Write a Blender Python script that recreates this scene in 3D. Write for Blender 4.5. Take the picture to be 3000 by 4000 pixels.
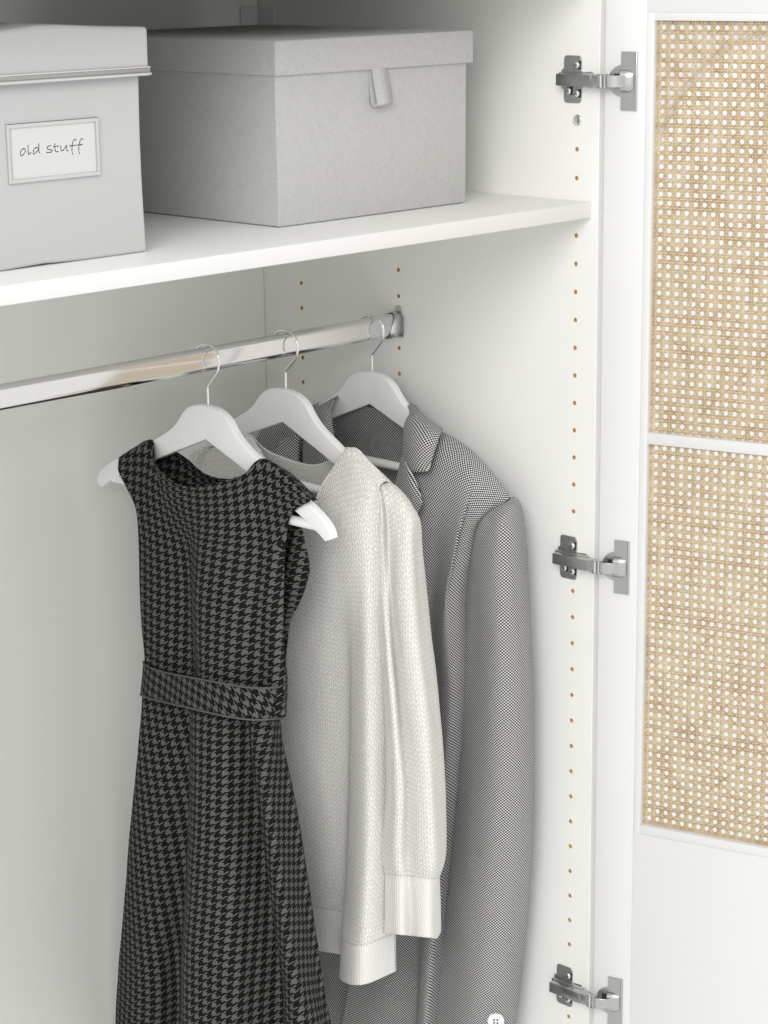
import bpy, bmesh, math, random
import numpy as np
from mathutils import Vector, Matrix, noise
random.seed(7)

# ------------------------------------------------------------------ clear
for o in list(bpy.data.objects):
    bpy.data.objects.remove(o, do_unlink=True)
scene = bpy.context.scene
col = scene.collection
S = 0.001                                   # everything below is written in millimetres

# ------------------------------------------------------------------ camera
cam_d = bpy.data.cameras.new("camera")
cam = bpy.data.objects.new("camera", cam_d)
col.objects.link(cam)
cam_d.sensor_fit = 'HORIZONTAL'
cam_d.sensor_width = 36.0
cam_d.lens = 36.0 * 8856.163 / 3000.0
cam_d.clip_start = 0.05
cam_d.clip_end = 100.0
yaw, pitch, roll = 0.803056385, -0.248375543, -0.0116178729
fw = Vector((math.sin(yaw) * math.cos(pitch), math.cos(yaw) * math.cos(pitch), math.sin(pitch)))
rt0 = Vector((math.cos(yaw), -math.sin(yaw), 0))
up0 = rt0.cross(fw)
rt = math.cos(roll) * rt0 + math.sin(roll) * up0
up = -math.sin(roll) * rt0 + math.cos(roll) * up0
mw = Matrix(((rt.x, up.x, -fw.x, -1984.511 * S), (rt.y, up.y, -fw.y, -1573.334 * S),
             (rt.z, up.z, -fw.z, 231.623 * S), (0, 0, 0, 1)))
cam.matrix_world = mw
scene.camera = cam

# ------------------------------------------------------------------ world and light (white studio room)
world = bpy.data.worlds.new("World")
scene.world = world
world.use_nodes = True
bg = world.node_tree.nodes['Background']
bg.inputs[0].default_value = (1.0, 0.995, 0.985, 1)
bg.inputs[1].default_value = 1.0

def area(name, loc, target, size, power, color=(1, 1, 1)):
    d = bpy.data.lights.new(name, 'AREA')
    d.shape = 'DISK'
    d.size = size
    d.energy = power
    d.color = color
    o = bpy.data.objects.new(name, d)
    col.objects.link(o)
    o.location = Vector(loc) * S
    v = (Vector(target) - Vector(loc))
    o.rotation_euler = v.to_track_quat('-Z', 'Y').to_euler()
    return o
area("studio_softbox", (-5150, -3250, 2700), (-150, 150, -350), 3.4, 205, (1.0, 0.985, 0.96))

scene.render.engine = 'CYCLES'
scene.cycles.max_bounces = 10
scene.cycles.diffuse_bounces = 6
scene.view_settings.view_transform = 'Standard'
scene.view_settings.look = 'None'
scene.view_settings.exposure = 0.0
scene.view_settings.gamma = 1.0
scene.view_settings.use_curve_mapping = False
scene.render.resolution_x = 768
scene.render.resolution_y = 1024

# ------------------------------------------------------------------ materials
def new_mat(name):
    m = bpy.data.materials.new(name)
    m.use_nodes = True
    nt = m.node_tree
    return m, nt, nt.nodes['Principled BSDF']

class NB:
    """small node builder"""
    def __init__(s, nt): s.nt = nt
    def n(s, t, **kw):
        x = s.nt.nodes.new(t)
        for k, v in kw.items(): setattr(x, k, v)
        return x
    def link(s, a, b): s.nt.links.new(a, b)
    def val(s, sock, v):
        if hasattr(v, 'is_linked') or hasattr(v, 'links'): s.link(v, sock)
        else: sock.default_value = v
    def m(s, op, a, b=0.0, c=None, clamp=False):
        x = s.n('ShaderNodeMath', operation=op, use_clamp=clamp)
        s.val(x.inputs[0], a); s.val(x.inputs[1], b)
        if c is not None: s.val(x.inputs[2], c)
        return x.outputs[0]
    def mix(s, f, a, b):
        x = s.n('ShaderNodeMix', data_type='RGBA')
        s.val(x.inputs[0], f); s.val(x.inputs[6], a); s.val(x.inputs[7], b)
        return x.outputs[2]
    def mixf(s, f, a, b):
        x = s.n('ShaderNodeMix', data_type='FLOAT')
        s.val(x.inputs[0], f); s.val(x.inputs[2], a); s.val(x.inputs[3], b)
        return x.outputs[0]
    def noise(s, vec, scale, detail=2.0, rough=0.5):
        x = s.n('ShaderNodeTexNoise')
        if vec is not None: s.link(vec, x.inputs['Vector'])
        x.inputs['Scale'].default_value = scale
        x.inputs['Detail'].default_value = detail
        x.inputs['Roughness'].default_value = rough
        return x.outputs[0]
    def obj(s):
        return s.n('ShaderNodeTexCoord').outputs['Object']
    def uv(s):
        t = s.n('ShaderNodeTexCoord')
        sp = s.n('ShaderNodeSeparateXYZ')
        s.link(t.outputs['UV'], sp.inputs[0])
        return t.outputs['UV'], sp.outputs[0], sp.outputs[1]
    def mapping(s, vec, scale):
        x = s.n('ShaderNodeMapping')
        s.link(vec, x.inputs[0]); x.inputs['Scale'].default_value = scale
        return x.outputs[0]
    def bump(s, h, strength, dist):
        x = s.n('ShaderNodeBump')
        x.inputs['Strength'].default_value = strength
        x.inputs['Distance'].default_value = dist
        s.link(h, x.inputs['Height'])
        return x.outputs[0]

def ramp_smooth(b, x, lo, hi):
    r = b.n('ShaderNodeMapRange', interpolation_type='SMOOTHSTEP')
    b.link(x, r.inputs[0])
    r.inputs[1].default_value = lo; r.inputs[2].default_value = hi
    r.inputs[3].default_value = 0.0; r.inputs[4].default_value = 1.0
    return r.outputs[0]

def rgb(c): return (c[0], c[1], c[2], 1)

def painted(name, c, rough, var=0.015, bump=0.12, scale=60, spec=0.5):
    m, nt, p = new_mat(name); b = NB(nt)
    v = b.obj()
    n = b.noise(v, scale * 0.12, 4)
    c2 = [x * (1 - var * 2) for x in c]
    b.link(b.mix(n, rgb(c), rgb(c2)), p.inputs['Base Color'])
    n2 = b.noise(v, scale * 30, 3)
    b.link(b.bump(n2, bump, 0.00012), p.inputs['Normal'])
    b.link(b.mixf(n, rough - 0.03, rough + 0.04), p.inputs['Roughness'])
    p.inputs['Specular IOR Level'].default_value = spec
    return m

M = {}
M['foil'] = painted('white_foil', (0.91, 0.91, 0.886), 0.42)
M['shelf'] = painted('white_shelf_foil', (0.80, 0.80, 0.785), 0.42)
M['backboard'] = painted('white_backboard', (0.91, 0.91, 0.88), 0.5)
M['door'] = painted('white_door_paint', (0.765, 0.765, 0.765), 0.38)
M['wall'] = painted('white_wall_paint', (0.80, 0.805, 0.815), 0.7, spec=0.3)
M['arch'] = painted('bright_white_paint', (0.95, 0.95, 0.95), 0.6, spec=0.3)
M['rim'] = painted('grey_rim_paint', (0.58, 0.58, 0.60), 0.5)
M['hanger'] = painted('white_hanger_paint', (0.89, 0.89, 0.89), 0.4)
M['card'] = painted('white_card', (0.66, 0.66, 0.66), 0.7, spec=0.2)
M['button'] = painted('white_button_plastic', (0.85, 0.85, 0.86), 0.3)
M['corner'] = painted('grey_bracket_plastic', (0.75, 0.76, 0.77), 0.45)
M['white_box'] = painted('pale_grey_box_paper', (0.53, 0.535, 0.54), 0.62, spec=0.3)
M['ink'] = painted('black_ink', (0.012, 0.012, 0.012), 0.7, spec=0.2)
M['dark'] = painted('recess_shade', (0.02, 0.02, 0.02), 0.6)  # near-black colour standing for the shade inside slots and holes

def mdf():
    m, nt, p = new_mat('raw_fibreboard'); b = NB(nt)
    n = b.noise(b.obj(), 900, 3)
    b.link(b.mix(n, (0.68, 0.47, 0.18, 1), (0.52, 0.345, 0.125, 1)), p.inputs['Base Color'])
    p.inputs['Roughness'].default_value = 0.85
    return m
M['mdf'] = mdf()

def metal(name, c, rough, brushed=None, aniso=0.0):
    m, nt, p = new_mat(name); b = NB(nt)
    p.inputs['Base Color'].default_value = rgb(c)
    p.inputs['Metallic'].default_value = 1.0
    v = b.obj()
    if brushed:
        n = b.noise(b.mapping(v, brushed), 1.0, 3)
        b.link(b.mixf(n, rough * 0.75, rough * 1.3), p.inputs['Roughness'])
        b.link(b.bump(n, 0.10, 0.0001), p.inputs['Normal'])
    else:
        n = b.noise(v, 40, 3)
        b.link(b.mixf(n, rough * 0.8, rough * 1.25), p.inputs['Roughness'])
    return m
M['chrome'] = metal('polished_chrome', (0.76, 0.755, 0.75), 0.09)
M['wire'] = metal('hook_chrome', (0.86, 0.86, 0.86), 0.14)
M['nickel'] = metal('satin_nickel', (0.56, 0.56, 0.55), 0.32, brushed=(60, 60, 2200))
M['nickel_dark'] = metal('satin_nickel_arm', (0.43, 0.43, 0.425), 0.30, brushed=(60, 60, 2200))
M['nickel_mid'] = metal('satin_nickel_mid', (0.52, 0.52, 0.515), 0.28, brushed=(60, 60, 2200))
M['screw'] = metal('screw_steel', (0.74, 0.74, 0.73), 0.22)
M['trim'] = metal('trim_chrome', (0.70, 0.70, 0.695), 0.13)

def fabric_box():
    m, nt, p = new_mat('grey_box_fabric'); b = NB(nt)
    v = b.obj()
    weave = b.noise(v, 1400, 2)
    slub = b.noise(b.mapping(v, (140, 140, 420)), 1.0, 4, 0.6)
    slub2 = b.noise(b.mapping(v, (420, 420, 140)), 1.0, 4, 0.6)
    f = b.m('ADD', b.m('MULTIPLY', weave, 0.5), b.m('MULTIPLY', b.m('ADD', slub, slub2), 0.25))
    f = ramp_smooth(b, f, 0.36, 0.62)
    b.link(b.mix(f, (0.45, 0.45, 0.44, 1), (0.54, 0.54, 0.53, 1)), p.inputs['Base Color'])
    b.link(b.bump(b.m('ADD', weave, slub), 0.5, 0.0003), p.inputs['Normal'])
    p.inputs['Roughness'].default_value = 0.9
    p.inputs['Specular IOR Level'].default_value = 0.15
    return m
M['box_fabric'] = fabric_box()

def houndstooth(name, rot=0.0, pu=0.0146, pv=0.0102, sgn=-1):
    m, nt, p = new_mat(name); b = NB(nt)
    uv, u, v = b.uv()
    wob = b.m('MULTIPLY', b.m('SUBTRACT', b.noise(uv, 420, 2), 0.5), 0.0009)
    c, s = math.cos(rot), math.sin(rot)
    uu = b.m('ADD', b.m('ADD', b.m('MULTIPLY', u, c), b.m('MULTIPLY', v, s)), wob)
    vv = b.m('ADD', b.m('SUBTRACT', b.m('MULTIPLY', v, c), b.m('MULTIPLY', u, s)), wob)
    x = b.m('MULTIPLY', uu, 1.0 / pu)
    y = b.m('MULTIPLY', vv, 1.0 / pv)
    d = b.m('ADD', x, y) if sgn > 0 else b.m('SUBTRACT', y, x)
    fd = b.m('FRACT', b.m('MULTIPLY', d, 2.0))
    s0 = b.m('LESS_THAN', fd, 0.36)
    s1 = b.m('MULTIPLY', b.m('GREATER_THAN', fd, 0.5), b.m('LESS_THAN', fd, 0.86))
    a = b.m('LESS_THAN', b.m('FRACT', x), 0.47)
    e = b.m('LESS_THAN', b.m('FRACT', y), 0.47)
    mask = b.m('MAXIMUM', b.m('MULTIPLY', a, e), b.m('MAXIMUM', b.m('MULTIPLY', a, s1), b.m('MULTIPLY', e, s0)))
    th = b.noise(b.mapping(uv, (2600, 900, 1)), 1.0, 2)
    light = b.mix(th, (0.088, 0.088, 0.086, 1), (0.140, 0.140, 0.136, 1))
    b.link(b.mix(mask, (0.009, 0.009, 0.0085, 1), light), p.inputs['Base Color'])
    b.link(b.bump(th, 0.35, 0.0004), p.inputs['Normal'])
    p.inputs['Roughness'].default_value = 0.85
    p.inputs['Specular IOR Level'].default_value = 0.12
    return m
M['dress'] = houndstooth('houndstooth_wool', rot=0.0)
M['belt'] = houndstooth('houndstooth_wool_bias', rot=-0.20, pu=0.0140, pv=0.0104, sgn=1)

def birdseye():
    m, nt, p = new_mat('birdseye_wool'); b = NB(nt)
    uv, u, v = b.uv()
    pu, pv = 0.0039, 0.0018
    wn = b.m('MULTIPLY', b.m('SUBTRACT', b.noise(uv, 60, 3), 0.5), 0.0012)
    y = b.m('MULTIPLY', b.m('ADD', v, wn), 1.0 / pv)
    row = b.m('FLOOR', y)
    half = b.m('MULTIPLY', b.m('FLOORED_MODULO', row, 2.0), 0.5)
    x = b.m('ADD', b.m('MULTIPLY', b.m('ADD', u, wn), 1.0 / pu), half)
    fx = b.m('MULTIPLY', b.m('SUBTRACT', b.m('FRACT', x), 0.5), pu / 0.00104)
    fy = b.m('MULTIPLY', b.m('SUBTRACT', b.m('FRACT', y), 0.5), pv / 0.00110)
    r = b.m('SQRT', b.m('ADD', b.m('MULTIPLY', fx, fx), b.m('MULTIPLY', fy, fy)))
    mask = b.m('SUBTRACT', 1.0, ramp_smooth(b, r, 0.72, 1.12))
    n = b.noise(uv, 500, 2)
    white = b.mix(n, (0.62, 0.62, 0.62, 1), (0.80, 0.80, 0.80, 1))
    b.link(b.mix(mask, (0.018, 0.018, 0.018, 1), white), p.inputs['Base Color'])
    b.link(b.bump(mask, 0.3, 0.0004), p.inputs['Normal'])
    p.inputs['Roughness'].default_value = 0.85
    p.inputs['Specular IOR Level'].default_value = 0.15
    return m
M['blazer'] = birdseye()

def knit(name, pu, pv, depth, contrast):
    m, nt, p = new_mat(name); b = NB(nt)
    uv, u, v = b.uv()
    w1 = b.m('MULTIPLY', b.m('SUBTRACT', b.noise(uv, 160, 3), 0.5), pu * 0.55)
    w2 = b.m('MULTIPLY', b.m('SUBTRACT', b.noise(uv, 230, 3), 0.5), pv * 0.7)
    x = b.m('MULTIPLY', b.m('ADD', u, w1), 1.0 / pu)
    y = b.m('MULTIPLY', b.m('ADD', v, w2), 1.0 / pv)
    fx = b.m('ABSOLUTE', b.m('SUBTRACT', b.m('FRACT', x), 0.5))          # 0 in the middle of a wale, 0.5 at its edge
    ch = b.m('FRACT', b.m('ADD', y, b.m('MULTIPLY', fx, 2.1)))            # chevrons
    tri = b.m('ABSOLUTE', b.m('SUBTRACT', ch, 0.5))                       # 0 on the crest of a yarn
    yarn = b.m('SUBTRACT', 1.0, ramp_smooth(b, tri, 0.22, 0.46))
    edge = ramp_smooth(b, b.m('ABSOLUTE', b.m('SUBTRACT', fx, 0.25)), 0.13, 0.26)
    h = b.m('MULTIPLY', yarn, b.m('SUBTRACT', 1.0, b.m('MULTIPLY', edge, 0.95)))
    fib = b.noise(b.mapping(uv, (1200, 2500, 1)), 1.0, 3)
    h2 = b.m('ADD', h, b.m('MULTIPLY', fib, 0.15))
    lo = tuple(contrast * c for c in (0.89, 0.885, 0.85))  # gaps between yarns darkened in the colour to stand for shade
    b.link(b.mix(h, rgb(lo), (0.89, 0.885, 0.85, 1)), p.inputs['Base Color'])
    b.link(b.bump(h2, 0.75, depth), p.inputs['Normal'])
    p.inputs['Roughness'].default_value = 0.95
    p.inputs['Specular IOR Level'].default_value = 0.02
    return m
M['knit'] = knit('off_white_knit', 0.0068, 0.0060, 0.0009, 0.78)
def rib_mat():
    m, nt, p = new_mat('off_white_fine_rib'); b = NB(nt)
    uv, u, v = b.uv()
    w1 = b.m('MULTIPLY', b.m('SUBTRACT', b.noise(uv, 120, 3), 0.5), 0.0016)
    x = b.m('FRACT', b.m('MULTIPLY', b.m('ADD', u, w1), 1.0 / 0.0030))
    h = ramp_smooth(b, b.m('ABSOLUTE', b.m('SUBTRACT', x, 0.5)), 0.08, 0.45)
    y = b.m('FRACT', b.m('MULTIPLY', b.m('ADD', v, w1), 1.0 / 0.0026))
    h2 = ramp_smooth(b, b.m('ABSOLUTE', b.m('SUBTRACT', y, 0.5)), 0.1, 0.45)
    hh = b.m('ADD', b.m('MULTIPLY', h, 0.75), b.m('MULTIPLY', h2, 0.25))
    f = b.noise(uv, 900, 3)
    hh = b.m('ADD', hh, b.m('MULTIPLY', f, 0.25))
    b.link(b.mix(hh, (0.86, 0.855, 0.82, 1), (0.74, 0.735, 0.705, 1)), p.inputs['Base Color'])  # rib grooves get a darker base colour in place of shade
    b.link(b.bump(b.m('SUBTRACT', 1.0, hh), 0.6, 0.0007), p.inputs['Normal'])
    p.inputs['Roughness'].default_value = 1.0
    p.inputs['Specular IOR Level'].default_value = 0.02
    return m
M['rib'] = rib_mat()

def cane_mat():
    m, nt, p = new_mat('woven_cane'); b = NB(nt)
    at = b.n('ShaderNodeAttribute', attribute_name='strand')
    v = b.obj()
    n = b.noise(v, 45, 4, 0.6)
    n2 = b.noise(v, 420, 3)
    f = b.m('ADD', b.m('MULTIPLY', at.outputs['Fac'], 0.55), b.m('MULTIPLY', ramp_smooth(b, n, 0.2, 0.8), 0.45))
    r = b.n('ShaderNodeValToRGB')
    b.link(f, r.inputs[0])
    e = r.color_ramp.elements
    e[0].position = 0.15; e[0].color = (0.40, 0.265, 0.125, 1)
    e[1].position = 0.85; e[1].color = (0.77, 0.665, 0.49, 1)
    k = r.color_ramp.elements.new(0.5); k.color = (0.61, 0.48, 0.30, 1)
    c = b.mix(b.m('MULTIPLY', n2, 0.35), r.outputs[0], (0.40, 0.26, 0.12, 1))
    b.link(c, p.inputs['Base Color'])
    b.link(b.bump(n2, 0.3, 0.0002), p.inputs['Normal'])
    p.inputs['Roughness'].default_value = 0.45
    return m
M['cane'] = cane_mat()

# ------------------------------------------------------------------ object helpers
def parent_to(o, p):
    o.parent = p
    bpy.context.view_layer.update()
    o.matrix_parent_inverse = p.matrix_world.inverted()

PW = {}                                       # world translation of every parent (all parents only translate)
def wloc(p):
    return PW.get(p.name, Vector((0, 0, 0)))

def mk(name, verts, faces, mat, parent=None, smooth=False, uvs=None, world=False):
    """verts in mm, world space"""
    me = bpy.data.meshes.new(name)
    me.from_pydata([(v[0] * S, v[1] * S, v[2] * S) for v in verts], [], faces)
    me.materials.append(mat)
    if uvs is not None:
        L = me.uv_layers.new(name='UVMap')
        for lp in me.loops:
            a = uvs[lp.vertex_index]
            L.data[lp.index].uv = (a[0] * S, a[1] * S)
    if smooth:
        me.polygons.foreach_set('use_smooth', [True] * len(me.polygons))
    me.update()
    o = bpy.data.objects.new(name, me)
    col.objects.link(o)
    if parent is not None:
        o.parent = parent
        o.matrix_parent_inverse = Matrix.Translation(-wloc(parent))
    return o

def from_bm(name, bm, mat, parent=None, smooth=False):
    me = bpy.data.meshes.new(name)
    bmesh.ops.recalc_face_normals(bm, faces=bm.faces)
    bmesh.ops.scale(bm, vec=(S, S, S), verts=bm.verts)
    bm.to_mesh(me); bm.free()
    me.materials.append(mat)
    if smooth:
        me.polygons.foreach_set('use_smooth', [True] * len(me.polygons))
    o = bpy.data.objects.new(name, me)
    col.objects.link(o)
    if parent is not None:
        o.parent = parent
        o.matrix_parent_inverse = Matrix.Translation(-wloc(parent))
    return o

def empty(name, loc, parent=None):
    o = bpy.data.objects.new(name, None)
    col.objects.link(o)
    o.empty_display_size = 0.02
    o.location = Vector(loc) * S
    PW[o.name] = Vector(loc) * S
    if parent is not None:
        o.parent = parent
        o.matrix_parent_inverse = Matrix.Translation(-wloc(parent))
    return o

def tag(o, label=None, cat=None, group=None, kind=None):
    if label: o['label'] = label
    if cat: o['category'] = cat
    if group: o['group'] = group
    if kind: o['kind'] = kind
    return o

def box_bm(x0, x1, y0, y1, z0, z1, bev=0.0, seg=2, bm=None):
    own = bm is None
    if own: bm = bmesh.new()
    r = bmesh.ops.create_cube(bm, size=1.0)
    vs = r['verts']
    for v in vs:
        v.co = Vector(((x0 + x1) / 2 + v.co.x * (x1 - x0), (y0 + y1) / 2 + v.co.y * (y1 - y0), (z0 + z1) / 2 + v.co.z * (z1 - z0)))
    if bev > 0:
        es = set()
        for v in vs:
            for e in v.link_edges: es.add(e)
        bmesh.ops.bevel(bm, geom=list(es), offset=bev, segments=seg, affect='EDGES', profile=0.5)
    return bm

def auto_smooth(o, ang=35):
    for p in o.data.polygons: p.use_smooth = True
    try:
        o.data.set_sharp_from_angle(angle=math.radians(ang))
    except Exception:
        pass
    return o

def box(name, x0, x1, y0, y1, z0, z1, mat, parent=None, bev=0.0, seg=2, xf=None):
    bm = box_bm(x0, x1, y0, y1, z0, z1, bev, seg)
    if xf is not None: bmesh.ops.transform(bm, matrix=xf, verts=bm.verts)
    return auto_smooth(from_bm(name, bm, mat, parent), 40)

def tube_bm(path, r, n=10, bm=None, cap=True, flat=None):
    """round tube along a polyline (mm)"""
    if bm is None: bm = bmesh.new()
    P = [Vector(p) for p in path]
    rings = []
    ref = None
    for i, p in enumerate(P):
        t = (P[min(i + 1, len(P) - 1)] - P[max(i - 1, 0)]).normalized()
        if ref is None:
            ref = Vector((0, 0, 1)) if abs(t.z) < 0.9 else Vector((1, 0, 0))
        a = (ref - t * ref.dot(t)).normalized()
        b2 = t.cross(a)
        ref = a
        rr = r[i] if isinstance(r, (list, tuple)) else r
        rings.append([bm.verts.new(p + (a * math.cos(2 * math.pi * k / n) + b2 * math.sin(2 * math.pi * k / n)) * rr) for k in range(n)])
    for i in range(len(rings) - 1):
        for k in range(n):
            bm.faces.new((rings[i][k], rings[i][(k + 1) % n], rings[i + 1][(k + 1) % n], rings[i + 1][k]))
    if cap:
        bm.faces.new(list(reversed(rings[0]))); bm.faces.new(rings[-1])
    return bm

def cr(p0, p1, p2, p3, t):
    t2 = t * t; t3 = t2 * t
    return 0.5 * ((2 * p1) + (p2 - p0) * t + (2 * p0 - 5 * p1 + 4 * p2 - p3) * t2 + (3 * p1 - p0 - 3 * p2 + p3) * t3)

def smooth_path(pts, n=6, closed=False):
    P = [Vector(p) for p in pts]
    out = []
    m = len(P)
    rng = m if closed else m - 1
    for i in range(rng):
        if closed:
            a, b, c, d = P[(i - 1) % m], P[i], P[(i + 1) % m], P[(i + 2) % m]
        else:
            a, b, c, d = P[max(i - 1, 0)], P[i], P[i + 1], P[min(i + 2, m - 1)]
        for k in range(n):
            out.append(cr(a, b, c, d, k / n))
    if not closed: out.append(P[-1])
    return out

def surf(grid, nu=8, nv=8, closed=False):
    """smooth surface through a control grid; returns rows of points"""
    rows = [smooth_path(r, nu, closed) for r in grid]
    n = len(rows[0])
    cols = [smooth_path([r[j] for r in rows], nv) for j in range(n)]
    return [[cols[j][i] for j in range(n)] for i in range(len(cols[0]))]

def wrinkle(rows, amp, sy=38.0, sz=150.0, seed=0.0, closed=False):
    """push points along the surface normal: soft cloth unevenness"""
    H = len(rows); W = len(rows[0])
    out = []
    for i in range(H):
        r = []
        for j in range(W):
            a = rows[max(i - 1, 0)][j]; b = rows[min(i + 1, H - 1)][j]
            if closed: c = rows[i][(j - 1) % W]; d = rows[i][(j + 1) % W]
            else: c = rows[i][max(j - 1, 0)]; d = rows[i][min(j + 1, W - 1)]
            n = (b - a).cross(d - c)
            if n.length < 1e-6: n = Vector((-1, 0, 0))
            n.normalize()
            p = rows[i][j]
            k = noise.noise(Vector((p.x / sy + seed, p.y / sy, p.z / sz))) + 0.4 * noise.noise(Vector((p.x / 14.0 + seed, p.y / 14.0, p.z / 40.0 + 3)))
            r.append(p + n * k * amp)
        out.append(r)
    return out

def flatten(rows, closed, uc, iters=420):
    """lay a cloth grid out flat with as little stretch as possible: real, unstretched pattern coordinates"""
    P = np.array([[tuple(p) for p in r] for r in rows], dtype=float)
    if closed: P = np.concatenate([P, P[:, :1]], axis=1)
    H, W = P.shape[:2]
    du = np.linalg.norm(P[:, 1:] - P[:, :-1], axis=2)
    dv = np.linalg.norm(P[1:] - P[:-1], axis=2)
    d1 = np.linalg.norm(P[1:, 1:] - P[:-1, :-1], axis=2)
    d2 = np.linalg.norm(P[1:, :-1] - P[:-1, 1:], axis=2)
    U = np.zeros((H, W, 2))
    U[:, 1:, 0] = np.cumsum(du, axis=1)
    U[:, :, 0] -= U[:, uc:uc + 1, 0]
    vm = np.concatenate([[0], np.cumsum(dv.mean(axis=1))])
    U[:, :, 1] = -vm[:, None]
    def rel(A, B, d):
        e = B - A
        l = np.linalg.norm(e, axis=2) + 1e-9
        return e * ((l - d) / l * 0.5)[..., None]
    for it in range(iters):
        D = np.zeros_like(U); N = np.zeros((H, W, 1))
        for (sa, sb, d) in (((slice(None), slice(0, -1)), (slice(None), slice(1, None)), du),
                            ((slice(0, -1), slice(None)), (slice(1, None), slice(None)), dv),
                            ((slice(0, -1), slice(0, -1)), (slice(1, None), slice(1, None)), d1),
                            ((slice(0, -1), slice(1, None)), (slice(1, None), slice(0, -1)), d2)):
            c = rel(U[sa], U[sb], d)
            D[sa] += c; D[sb] -= c
            N[sa] += 1; N[sb] += 1
        U += D / N * 1.25
    return U

def grid_mesh(name, rows, mat, parent, closed=False, thick=1.2, uc=0, uoff=0.0, voff=0.0, offset=0.0, rot=0.0):
    H = len(rows); W = len(rows[0])
    WW = W + 1 if closed else W
    U = flatten(rows, closed, min(uc, WW - 1))
    c, s_ = math.cos(rot), math.sin(rot)
    verts = []; uvs = []; faces = []
    for i in range(H):
        for j in range(WW):
            verts.append(rows[i][j % W])
            a, b2 = U[i, j]
            uvs.append((a * c - b2 * s_ + uoff, a * s_ + b2 * c + voff))
    for i in range(H - 1):
        for j in range(WW - 1):
            a = i * WW + j
            faces.append((a, a + WW, a + WW + 1, a + 1))
    o = mk(name, verts, faces, mat, parent, True, uvs)
    if thick:
        md = o.modifiers.new('thickness', 'SOLIDIFY')
        md.thickness = thick * S
        md.offset = offset
        md.use_even_offset = False
    return o

C = {}
C['dress_front'] = [[[-314.0,475.3,-364.2],[-314.0,446.5,-347.9],[-314.0,413.7,-334.0],[-332.0,388.6,-352.8],[-340.0,350.3,-368.3],[-343.0,313.5,-368.9],[-342.0,276.7,-359.6],[-334.0,239.1,-345.6],[-314.0,227.0,-327.8],[-314.0,186.0,-337.7],[-314.0,151.7,-360.2]],[[-322.6,464.7,-365.2],[-322.6,436.1,-349.0],[-322.6,403.5,-335.2],[-332.3,387.6,-354.4],[-340.1,349.7,-369.7],[-343.0,313.2,-370.2],[-342.0,276.6,-361.0],[-334.1,239.1,-347.2],[-322.6,217.7,-329.0],[-322.6,176.9,-338.9],[-322.6,142.9,-361.2]],[[-323.0,464.7,-377.4],[-323.0,433.6,-371.8],[-324.3,401.4,-355.5],[-334.8,377.9,-368.7],[-340.8,344.2,-381.4],[-343.0,311.0,-381.7],[-342.0,275.7,-373.7],[-334.8,239.0,-361.9],[-323.6,223.6,-347.1],[-323.0,183.3,-354.5],[-323.0,151.1,-365.6]],[[-323.0,449.9,-396.9],[-324.7,422.5,-393.2],[-330.8,387.3,-381.2],[-335.4,367.3,-391.1],[-338.7,339.8,-400.0],[-343.6,307.0,-398.5],[-342.8,273.4,-392.2],[-336.3,238.4,-383.7],[-328.2,219.2,-369.5],[-323.2,188.1,-376.1],[-323.0,168.3,-376.8]],[[-323.0,435.9,-419.5],[-324.4,412.7,-420.1],[-328.4,382.3,-417.3],[-330.2,361.1,-421.4],[-332.8,338.0,-424.7],[-344.6,301.6,-419.4],[-344.4,269.9,-415.2],[-337.2,238.7,-411.3],[-328.6,219.5,-399.4],[-325.0,192.5,-402.7],[-323.0,176.4,-390.1]],[[-315.5,442.9,-459.4],[-323.0,409.9,-454.5],[-323.5,380.6,-452.2],[-322.5,358.5,-451.0],[-324.8,339.3,-448.8],[-346.0,301.3,-439.7],[-346.5,266.0,-436.4],[-338.2,238.7,-437.1],[-328.2,220.9,-439.1],[-326.8,198.8,-438.0],[-317.8,189.6,-440.3]],[[-316.0,443.7,-515.0],[-322.0,412.8,-510.9],[-320.0,386.6,-510.0],[-317.0,367.1,-509.9],[-319.0,348.3,-508.0],[-347.0,304.6,-495.8],[-348.0,267.1,-492.1],[-339.0,241.1,-493.9],[-328.0,224.7,-497.0],[-328.0,201.2,-495.5],[-318.0,193.3,-498.7]],[[-316.0,443.0,-561.2],[-322.0,412.1,-555.7],[-320.0,386.0,-553.4],[-317.0,366.4,-552.2],[-319.0,347.6,-549.5],[-347.0,303.9,-535.7],[-348.0,266.5,-530.5],[-339.0,240.5,-530.7],[-328.0,224.1,-532.5],[-328.0,200.6,-529.9],[-318.0,192.7,-532.4]],[[-316.0,439.4,-604.4],[-322.0,409.0,-598.5],[-320.0,383.4,-595.9],[-317.0,364.4,-594.5],[-319.0,345.9,-591.5],[-347.0,302.6,-576.9],[-348.0,265.7,-571.2],[-339.0,240.4,-571.1],[-328.0,224.6,-572.9],[-328.0,201.6,-570.0],[-318.0,194.0,-572.5]],[[-316.0,442.6,-644.4],[-322.0,412.1,-639.1],[-320.0,386.4,-637.7],[-317.0,367.3,-637.2],[-319.0,348.7,-634.8],[-347.0,305.3,-620.2],[-348.0,268.2,-615.5],[-339.0,242.8,-617.0],[-328.0,226.8,-620.2],[-328.0,203.6,-618.1],[-318.0,195.9,-621.6]]]
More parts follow.
